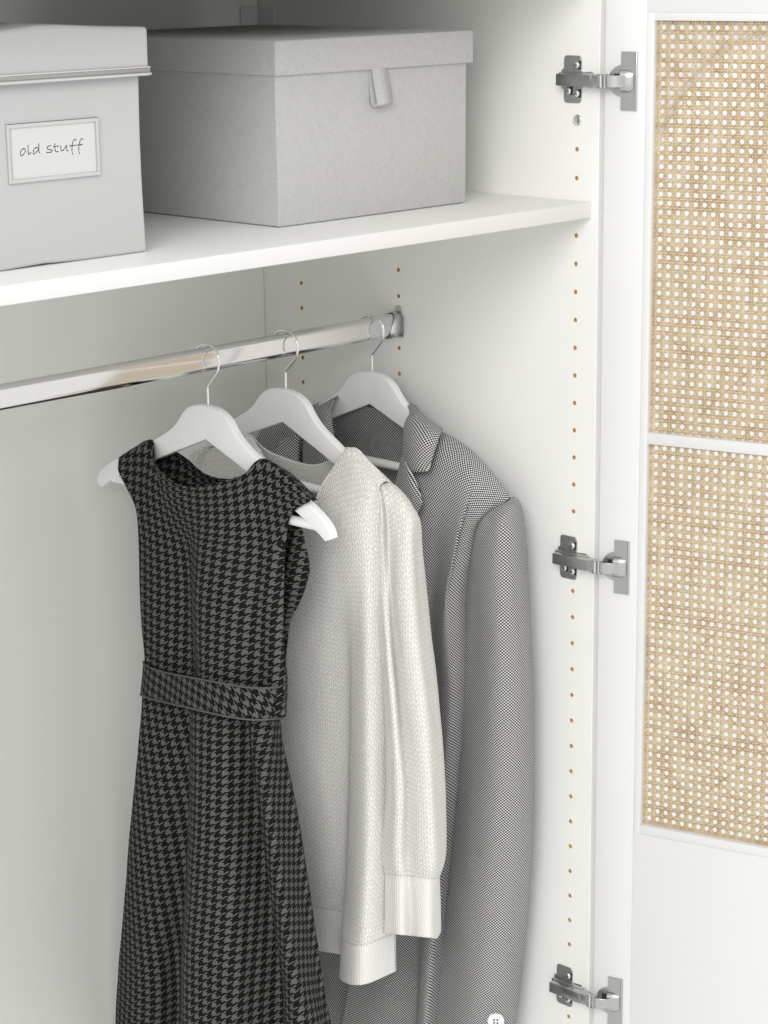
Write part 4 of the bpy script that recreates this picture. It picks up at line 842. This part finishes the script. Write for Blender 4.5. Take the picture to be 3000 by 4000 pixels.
# ------------------------------------------------------------------ hinges
def poly_plate(name, outline, x0, x1, mat, parent, bev=0.4, xf=None, axis='X'):
    bm = bmesh.new()
    f = [bm.verts.new((x0, y, z)) for y, z in outline]; g = [bm.verts.new((x1, y, z)) for y, z in outline]
    bm.faces.new(f); bm.faces.new(list(reversed(g)))
    n = len(f)
    for i in range(n): bm.faces.new((f[i], f[(i + 1) % n], g[(i + 1) % n], g[i]))
    bmesh.ops.recalc_face_normals(bm, faces=bm.faces)
    if bev:
        es = [e for e in bm.edges if abs(e.verts[0].co.x - x0) < 1e-4 and abs(e.verts[1].co.x - x0) < 1e-4]
        bmesh.ops.bevel(bm, geom=es, offset=bev, segments=2, affect='EDGES')
    if xf is not None: bmesh.ops.transform(bm, matrix=xf, verts=bm.verts)
    return auto_smooth(from_bm(name, bm, mat, parent), 40)

def round_rect(y0, y1, z0, z1, r, n=4):
    pts = []
    for cy, cz, a0 in ((y1 - r, z1 - r, 0), (y0 + r, z1 - r, 90), (y0 + r, z0 + r, 180), (y1 - r, z0 + r, 270)):
        for k in range(n + 1):
            a = math.radians(a0 + 90 * k / n)
            pts.append((cy + r * math.cos(a), cz + r * math.sin(a)))
    return pts

def hinge(zc):
    h = empty('hinge', (0, 37, zc), ward)
    # mounting plate: tall tongue with a wider waist
    L_ = []
    def arc(cy, cz, r, a0, a1, n=5):
        for k in range(n + 1):
            a = math.radians(a0 + (a1 - a0) * k / n); L_.append((cy + r * math.cos(a), cz + r * math.sin(a)))
    arc(51, zc + 21.5, 4.3, 0, 90); arc(35, zc + 21.5, 4.3, 90, 180)
    L_ += [(30.4, zc + 14)]; arc(26.5, zc + 11.5, 4, 20, -60, 4); L_ += [(16, zc + 9), (13, zc + 6), (13, zc - 6), (16, zc - 9)]
    arc(26.5, zc - 11.5, 4, 60, -20, 4); L_ += [(30.4, zc - 14)]
    arc(35, zc - 21.5, 4.3, 180, 270); arc(51, zc - 21.5, 4.3, 270, 360)
    L_ += [(55.4, zc - 11.5), (59, zc - 10), (59, zc + 10), (55.4, zc + 11.5)]
    poly_plate('mounting_plate', L_, -2.0, 0.0, M['nickel'], h, 0.5)
    box('rail_block', -7.5, -1.9, 11.5, 58.5, zc - 7.6, zc + 7.6, M['nickel'], h, 0.8)
    for (y, dz, r) in ((36.6, 15.5, 4.4), (36.2, -15.0, 4.4), (47.6, -12.6, 4.2)):
        screw((-1.9, y, zc + dz), r, 3.4, h)
        p_ = box('slot_shade', -2.1, -1.0, y - 5.6, y - 0.6, zc + dz - 4.6, zc + dz + 4.6, M['dark'], h, 0.0)  # solid dark box on the plate, a slot's shade painted as colour
    # arm with cover
    box('arm', -15.5, -4.5, -4.0, 53.0, zc - 6.6, zc + 6.6, M['nickel_mid'], h, 0.7)
    box('arm_cover', -17.3, -14.2, 6.2, 54.2, zc - 6.3, zc + 6.5, M['nickel_dark'], h, 0.5)
    # knuckle: two pins between ears
    for (x, y, r) in ((-13.0, -5.6, 2.2), (-12.0, -10.8, 2.6)):
        bm = lathe_bm([(0, -7.6), (r * 0.7, -7.6), (r * 0.7, -7.0), (r, -7.0), (r, 7.0), (r * 0.7, 7.0), (r * 0.7, 7.7), (0, 7.7)], 18, None, Matrix.Translation((x, y, zc)))
        auto_smooth(from_bm('pin', bm, M['screw'], h), 40)
    for dz in (6.7, -7.6):
        bm = box_bm(-15.4, -8.6, -13.6, -2.0, zc + dz, zc + dz + 0.9, 0.35)
        auto_smooth(from_bm('ear', bm, M['nickel'], h), 40)
    # link from the knuckle into the cup (curved strip)
    q = [Vector((-14.2, -11.5, 0)), Vector((-13.4, -15.5, 0)), Vector((-10.6, -21.5, 0)), Vector((-6.2, -26.5, 0)), Vector((0.5, -29.8, 0)), Vector((6.5, -30.6, 0))]
    q = smooth_path(q, 5)
    V = []; F = []
    for i, p in enumerate(q):
        a = q[max(i - 1, 0)]; b2 = q[min(i + 1, len(q) - 1)]
        t = (b2 - a).normalized(); nn = Vector((-t.y, t.x, 0))
        for (o_, z) in ((0, 6.4), (0, -6.4), (2.2, -6.4), (2.2, 6.4)):
            V.append((p.x + nn.x * o_, p.y + nn.y * o_, zc + z))
    for i in range(len(q) - 1):
        for k in range(4): F.append((i * 4 + k, i * 4 + (k + 1) % 4, (i + 1) * 4 + (k + 1) % 4, (i + 1) * 4 + k))
    F.append((0, 1, 2, 3)); F.append((len(V) - 4, len(V) - 3, len(V) - 2, len(V) - 1))
    o = mk('link_arm', V, F, M['nickel_mid'], h, True); auto_smooth(o, 40)
    md = o.modifiers.new('bevel', 'BEVEL'); md.width = 0.5 * S; md.segments = 2
    # cup rim, strip and raised mouth on the door (t, depth, z space)
    D2 = DM @ Matrix(((0, 1, 0, 0), (1, 0, 0, 0), (0, 0, 1, 0), (0, 0, 0, 1)))     # plate x -> depth, y -> t
    circ = [(20.8 + 16.4 * math.cos(2 * math.pi * k / 48), zc + 17.2 * math.sin(2 * math.pi * k / 48)) for k in range(48)]
    poly_plate('cup_rim', circ, -1.1, 0.0, M['nickel'], h, 0.4, D2)
    poly_plate('fixing_strip', [(19.7, zc - 31.5), (38.3, zc - 31.5), (38.3, zc + 31.5), (19.7, zc + 31.5)], -2.6, 0.0, M['nickel'], h, 0.5, D2)
    box('strip_edge', 36.2, 38.6, -3.1, -0.2, zc - 31.3, zc + 31.3, M['nickel'], h, 0.5, 2, DM)
    # raised mouth: half dome
    V = []; F = []
    nu, nv = 14, 12
    for i in range(nu + 1):
        for j in range(nv + 1):
            a = -1 + 2 * i / nu; b2 = j / nv
            t = 19.4 + 15.6 * b2
            hh = 11.2 * (1 - 0.30 * max(0.0, b2 - 0.55) ** 1.2 * 2)
            z = zc + a * hh
            e = (1 - abs(a) ** 5) * (1 - b2 ** 4)
            k = -2.4 - 2.2 * e - 2.2 * (1 - b2) * (1 - abs(a) ** 4)
            V.append(DM @ Vector((t, k, z)))
    for i in range(nu):
        for j in range(nv): F.append((i * (nv + 1) + j, (i + 1) * (nv + 1) + j, (i + 1) * (nv + 1) + j + 1, i * (nv + 1) + j + 1))
    o = mk('cup_mouth', V, F, M['nickel_mid'], h, True)
    md = o.modifiers.new('thickness', 'SOLIDIFY'); md.thickness = 2.4 * S; md.offset = 0
    box('cup_shade', 11.5, 19.5, -1.6, -0.9, zc - 7.8, zc + 7.8, M['dark'], h, 0.2, 2, DM)  # dark plate laid on the cup, shade of its opening put into colour
    return h
for zc in (76.7, -472.0, -1016.0): hinge(zc)

# ================================================================== boxes on the shelf
ZS = -57.0
def soft_panel(name, x0, x1, y, z0, z1, fn, mat, parent, nx=14, nz=12):
    V = []; F = []
    for i in range(nz + 1):
        for j in range(nx + 1):
            a = j / nx; b2 = i / nz
            p = Vector((x0 + (x1 - x0) * a, y, z0 + (z1 - z0) * b2))
            V.append(p + Vector(fn(a, b2)))
    for i in range(nz):
        for j in range(nx):
            q = i * (nx + 1) + j
            F.append((q, q + 1, q + nx + 2, q + nx + 1))
    o = mk(name, V, F, mat, parent, True)
    return o

# --- fabric box
fb = empty('fabric_storage_box', (-236, 290, ZS))
tag(fb, 'grey woven fabric storage box with lid and pull tab on the shelf', 'storage box')
def body_shell(name, x0, x1, y0, y1, z0, z1, mat, parent, bev, flare=0.0):
    bm = box_bm(x0, x1, y0, y1, z0, z1, bev, 3)
    for v in bm.verts:
        k = (v.co.z - z0) / (z1 - z0)
        v.co.x += flare * k * (1 if v.co.x > (x0 + x1) / 2 else -1)
    return auto_smooth(from_bm(name, bm, mat, parent), 50)
body_shell('body', -379.8, -93.0, 120.0, 456, ZS + 0.6, 118, M['box_fabric'], fb, 1.6, 2.0)
body_shell('lid', -384.0, -83.8, 116.2, 460, 96.3, 131.6, M['box_fabric'], fb, 2.0, -0.4)
# pull tab: folded ribbon loop
pth = smooth_path([(0, 118.6, 104), (0, 117.0, 96), (0, 115.2, 84), (0, 111.5, 68), (0, 110.2, 62.0), (0, 112.8, 59.6), (0, 116.0, 62.5), (0, 118.2, 76), (0, 119.2, 90), (0, 119.4, 104)], 5)
V = []; F = []
for i, p in enumerate(pth):
    k = i / (len(pth) - 1)
    sh = 2.2 * math.sin(min(1, k * 1.6) * math.pi) if k < 0.6 else 0
    V.append((-245.6 + sh * 0.6, p.y, p.z)); V.append((-222.8 + sh * 1.4, p.y + 0.4, p.z))
for i in range(len(pth) - 1): F.append((2 * i, 2 * i + 1, 2 * i + 3, 2 * i + 2))
o = mk('pull_tab', V, F, M['box_fabric'], fb, True)
md = o.modifiers.new('thickness', 'SOLIDIFY'); md.thickness = 1.3 * S

# --- pale box with label
wb = empty('labelled_storage_box', (-735, 260, ZS))
tag(wb, 'pale grey storage box with metal-edged lid and a handwritten label', 'storage box')
bx0, bx1 = -880.0, -588.0
def wav(a, b2):                      # paper front bows a little: bottom lifts off the shelf in the middle
    lift = 1.7 * math.exp(-((a - 0.56) / 0.09) ** 2) * max(0, 1 - b2 * 6)
    return (-1.5 * math.sin(b2 * math.pi), -1.2 * math.sin(b2 * math.pi) * math.sin(a * math.pi), lift)
def curved_box(name, x0, x1, y0, y1, z0, z1, mat, parent, bev, fn):
    bm = box_bm(x0, x1, y0, y1, z0, z1, 0)
    bmesh.ops.subdivide_edges(bm, edges=bm.edges, cuts=11, use_grid_fill=True)
    for v in bm.verts: v.co = fn(v.co.copy())
    o = from_bm(name, bm, mat, parent, True)
    md = o.modifiers.new('bevel', 'BEVEL'); md.width = bev * S; md.segments = 3; md.limit_method = 'ANGLE'; md.angle_limit = math.radians(50)
    return auto_smooth(o, 40)
def f_body(v):
    k = (v.z - ZS) / 170.0
    b2 = math.sin(max(0, min(1, k)) * math.pi)
    if v.x > -600:
        v.x += 7.0 * (1 - k) ** 2 * (0.2 + 0.8 * min(1, (v.y - 86) / 40)) - 1.5 * b2
    if v.y < 90: v.y += -1.4 * b2 * math.sin((v.x - bx0) / (bx1 - bx0) * math.pi)
    if v.z < ZS + 1.0:
        v.z += 1.8 * math.exp(-((v.x + 712) / 26.0) ** 2) * (1 if v.y < 92 else 0) 
    return v
curved_box('body', bx0, bx1, 86.0, 430.0, ZS + 0.3, 116.0, M['white_box'], wb, 2.5, f_body)
def f_lid(v):
    if v.z > 150:
        v.z += 4.5 * math.exp(-((v.x + 700) / 55.0) ** 2) * math.exp(-((v.y - 120) / 90.0) ** 2) + 1.0 * math.sin(v.x / 40.0)
    return v
lid = curved_box('lid', -890.0, -581.5, 79.0, 436.0, 113.0, 154.0, M['white_box'], wb, 5.0, f_lid)
# metal channel along the lid edge: two rolled lips with a dark groove between
def lip(name, z, r, y, mat):
    path = [(-893, y, z), (-586.5, y, z), (-582.5, y + 0.3, z), (-580.5, y + 1.6, z), (-579.7, y + 4, z), (-579.7, y + 12, z), (-579.7, 430, z)]
    bm = tube_bm(path, r, 10)
    return from_bm(name, bm, mat, lid, True)
lip('trim_lip', 116.6, 1.0, 77.6, M['trim'])
lip('trim_lip', 110.2, 1.7, 76.9, M['trim'])
box('trim_channel', -893, -581, 78.3, 84.0, 109.6, 117.0, M['nickel_dark'], lid, 0.4)
box('trim_channel', -581.7, -579.1, 82.0, 432.0, 109.6, 117.0, M['nickel_dark'], lid, 0.4)
# label holder
lh = empty('label_holder', (-694.2, 84, 20), wb)
def frame_rect(name, x0, x1, z0, z1, w, y0, y1, mat, parent):
    """mitred raised frame with a rounded section"""
    prof = [(0.0, y1), (0.25, y0 + 0.9), (0.9, y0 + 0.2), (w * 0.5, y0), (w - 0.7, y0 + 0.35), (w - 0.2, y0 + 1.2), (w, y1)]
    V = []; F = []
    for (o_, y) in prof:
        V += [(x0 + o_, y, z0 + o_), (x1 - o_, y, z0 + o_), (x1 - o_, y, z1 - o_), (x0 + o_, y, z1 - o_)]
    for i in range(len(prof) - 1):
        for k in range(4): F.append((i * 4 + k, i * 4 + (k + 1) % 4, (i + 1) * 4 + (k + 1) % 4, (i + 1) * 4 + k))
    o = mk(name, V, F, mat, parent, False)
    return o
frame_rect('frame', -747.0, -641.6, 20.2, 74.0, 4.6, 82.0, 85.2, M['trim'], lh)
box('card', -743.6, -645.2, 84.0, 84.6, 23.4, 70.8, M['card'], lh, 0.0)
bm = bmesh.new()
for stroke in WRITING:
    pts = smooth_path([(x, 83.98, z) for x, z in stroke], 5)
    tube_bm(pts, [0.40 + 0.09 * math.sin(i * 0.9) for i in range(len(pts))], 6, bm)
bmesh.ops.scale(bm, vec=(1, 0.15, 1), verts=bm.verts, space=Matrix.Translation((0, -83.98, 0)))
from_bm('handwriting', bm, M['ink'], lh)

# ================================================================== hangers
TOPC = [(-200, -398.5), (-197, -389), (-186, -378.5), (-168, -367.5), (-140, -355), (-115, -343.5), (-87, -329), (-65, -316.5), (-53, -307.5), (-45, -299), (-38, -290.5), (-28, -283.5), (-15, -279.5), (0, -278.3)]
BOTC = [(-190, -403.2), (-180, -396.5), (-165, -388), (-148, -379), (-124, -369), (-100, -358.5), (-74, -347.8), (-54, -339.3), (-42, -334.6), (-33, -331), (-24, -327.2), (-16, -324), (-8, -320.8), (0, -317.4)]
def hanger(x, label, tilt=0.0):
    h = empty('clothes_hanger', (x, RY, -404))
    tag(h, label, 'hanger', 'white hangers on the chrome rail')
    top = smooth_path([(0, a, b2) for a, b2 in TOPC], 3); bot = smooth_path([(0, a, b2) for a, b2 in BOTC], 3)
    top = top + [Vector((0, -p.y, p.z)) for p in reversed(top[:-1])]
    bot = bot + [Vector((0, -p.y, p.z)) for p in reversed(bot[:-1])]
    hw = 5.6
    V = []; F = []
    n = 0
    N_ = len(top)
    for i in range(N_):
        a, b2 = top[i], bot[i]
        d = (a - b2); l = d.length; d.normalize()
        r = min(2.4, l * 0.3)
        sec = []
        for cx, cy, a0 in ((hw - r, l - r, 0), (-(hw - r), l - r, 90), (-(hw - r), r, 180), (hw - r, r, 270)):
            rr = r if cy > l / 2 else r * 0.45
            cy2 = cy if cy > l / 2 else rr
            cx2 = cx if cy > l / 2 else math.copysign(hw - rr, cx)
            for k in range(4):
                an = math.radians(a0 + 30 * k)
                sec.append((cx2 + rr * math.cos(an), cy2 + rr * math.sin(an)))
        n = len(sec)
        for (sx, sy) in sec:
            V.append((x + sx, RY + b2.y + d.y * sy, b2.z + d.z * sy))
    for i in range(N_ - 1):
        for k in range(n): F.append((i * n + k, i * n + (k + 1) % n, (i + 1) * n + (k + 1) % n, (i + 1) * n + k))
    F.append(tuple(range(n))); F.append(tuple(reversed(range((N_ - 1) * n, N_ * n))))
    auto_smooth(mk('yoke', V, F, M['hanger'], h, True), 45)
    bm = tube_bm([(x, RY - 172, -390), (x, RY + 172, -390)], 5.4, 20)
    auto_smooth(from_bm('trouser_bar', bm, M['hanger'], h), 40)
    hp = [(0, -282), (0, -268), (0, -259), (-1.5, -256), (-8, -249.5), (-15.0, -242), (-19.0, -235), (-20.2, -227), (-18.6, -219), (-13.5, -213), (-6.5, -210), (1, -209.6), (8, -210.8), (13.5, -213.5), (17.2, -217.5)]
    bm = tube_bm(smooth_path([(x, RY + a, b2) for a, b2 in hp], 5), 1.55, 12)
    auto_smooth(from_bm('hook', bm, M['wire'], h), 60)
    if tilt:                                    # swings a little on its hook
        piv = Vector((x, RY, -212.0)) * S
        R4 = Matrix.Translation(piv) @ Matrix.Rotation(tilt, 4, 'X') @ Matrix.Translation(-piv)
        for c in h.children: c.data.transform(R4)
    return h
hanger(-314.0, 'white hanger at the front of the rail holding the dark houndstooth dress')
hanger(-191.0, 'middle white hanger carrying the off-white knitted sweater', math.radians(1.7))
hanger(-48.0, 'white hanger nearest the drilled side panel carrying the grey blazer')

# ================================================================== dress
def VG(k): return [[Vector(p) for p in r] for r in C[k]]
dr = empty('dress', (-314, 313, -900))
tag(dr, 'sleeveless dark houndstooth dress with belted waist on the front hanger', 'dress')
fr = wrinkle(surf(VG('dress_front'), 7, 9), 0.9, seed=1.3)
def sk(a, b2): return a, b2 + 0.12 * abs(a) * (1 if a < 0 else 1.1)
grid_mesh('bodice_front', fr, M['dress'], dr, uc=35, thick=1.4, rot=0.10)
bk = surf(VG('dress_back'), 7, 9)
grid_mesh('bodice_back', bk, M['dress'], dr, uc=35, thick=1.4, rot=0.10)
skt = wrinkle(surf(VG('skirt'), 7, 10, True), 1.2, seed=4.1, closed=True)
def sk2(a, b2): return a, b2 - 0.10 * a
grid_mesh('skirt', skt, M['dress'], dr, closed=True, uc=42, thick=1.4, voff=-8)
bel = wrinkle(surf(VG('belt'), 8, 4, True), 0.5, seed=7.7, closed=True)
beltp = grid_mesh('belt', bel, M['belt'], dr, closed=True, uc=30, thick=2.2, offset=-1)
for nm, i in (('top', 0), ('bottom', -1)):
    path = [p + Vector((0, 0, 0)) for p in bel[i]]
    path.append(path[0])
    from_bm('belt_piping', tube_bm(path, 1.15, 6, cap=False), M['dark_wool'] if 'dark_wool' in M else M['dress'], beltp, True)

# ================================================================== sweater
sw = empty('sweater', (-195, 300, -900))
tag(sw, 'off-white knitted sweater with ribbed hem hanging between the dress and blazer', 'sweater')
sfr = wrinkle(surf(VG('sweater_front'), 8, 9), 1.0, 60, 160, 2.2)
grid_mesh('front', sfr, M['knit'], sw, uc=40, thick=3.0)
sbk = wrinkle(surf(VG('sweater_back'), 8, 9), 0.8, 60, 160, 5.2)
grid_mesh('back', sbk, M['knit'], sw, uc=40, thick=3.0)
grid_mesh('hem_rib', surf(VG('sweater_hem'), 8, 9), M['rib'], sw, uc=40, thick=2.6)
grid_mesh('hem_rib', surf(VG('sweater_hem_back'), 8, 9), M['rib'], sw, uc=40, thick=2.6)
ssl = wrinkle(surf(VG('sweater_sleeve'), 7, 9, True), 1.3, 30, 90, 8.2, True)
sl = grid_mesh('sleeve', ssl, M['knit'], sw, closed=True, uc=21, thick=3.0)
cf = grid_mesh('cuff', surf(VG('sweater_cuff'), 7, 9, True), M['rib'], sl, closed=True, uc=14, thick=2.6)
mir = lambda g: [[Vector((p.x, 600 - p.y, p.z)) for p in r] for r in g]
sl2 = grid_mesh('sleeve', mir(ssl), M['knit'], sw, closed=True, uc=14, thick=3.0)
grid_mesh('cuff', mir(surf(VG('sweater_cuff'), 7, 9, True)), M['rib'], sl2, closed=True, uc=14, thick=2.6)

# ================================================================== blazer
bz = empty('blazer', (-48, 313, -1300))
tag(bz, 'grey birdseye wool blazer with notched lapel hanging beside the side panel', 'blazer')
grid_mesh('front', wrinkle(surf(VG('blazer_front'), 7, 8), 1.0, 50, 200, 1.0), M['blazer'], bz, thick=1.8)
grid_mesh('front', surf(VG('blazer_front_left'), 7, 8), M['blazer'], bz, thick=1.8)
grid_mesh('back', surf(VG('blazer_back'), 7, 8), M['blazer'], bz, thick=1.8)
bs = wrinkle(surf(VG('blazer_sleeve'), 8, 8, True), 2.0, 55, 130, 3.0, True)
bsl = grid_mesh('sleeve', bs, M['blazer'], bz, closed=True, uc=16, thick=1.8)
mir2 = lambda g: [[Vector((p.x, 626 - p.y, p.z)) for p in r] for r in g]
grid_mesh('sleeve', mir2(bs), M['blazer'], bz, closed=True, uc=16, thick=1.8)
grid_mesh('collar', surf(VG('collar_leaf'), 6, 6), M['blazer'], bz, thick=2.4)
grid_mesh('collar', surf(VG('collar_leaf_left'), 6, 6), M['blazer'], bz, thick=2.4)
grid_mesh('collar_stand', surf(VG('collar_stand'), 6, 6), M['blazer'], bz, thick=2.0)
grid_mesh('lapel', surf(VG('lapel'), 6, 6), M['blazer'], bz, thick=2.4)
grid_mesh('lapel', mir2(surf(VG('lapel'), 6, 6)), M['blazer'], bz, thick=2.4)
# sleeve button
bc = Vector((-97.0, 71.0, -1037.0)); bn = Vector((-0.80, -0.60, 0.0)).normalized()
q = bn.to_track_quat('Z', 'Y').to_matrix().to_4x4()
B4 = Matrix.Translation(bc) @ q
bm = lathe_bm([(0, 0), (9.6, 0), (10.2, 0.8), (10.2, 2.0), (9.2, 3.0), (7.6, 3.0), (6.8, 2.3), (0, 2.1)], 36, None, B4)
bt = auto_smooth(from_bm('button', bm, M['button'], bsl), 35)
bv = []
for dx_, dy_ in ((-2.0, -2.0), (2.0, -2.0), (2.0, 2.0), (-2.0, 2.0)):
    bm = lathe_bm([(1.15, 2.05), (1.15, 2.45), (0, 2.45)], 14, None, B4 @ Matrix.Translation((dx_, dy_, 0)))
    from_bm('button_hole_shade', bm, M['dark'], bt) if False else bv.append(bm)
hm = bmesh.new()
for q_ in bv:
    tmp = bpy.data.meshes.new('tmp'); q_.to_mesh(tmp); q_.free(); hm.from_mesh(tmp); bpy.data.meshes.remove(tmp)
from_bm('hole_shade_discs', hm, M['dark'], bsl)  # dark discs on the button, painted shade for its thread holes
# seam where the back collar meets its lining
from_bm('collar_seam', tube_bm(smooth_path(C['collar_seam'][0], 6), 1.3, 8), M['blazer'], bz, True)
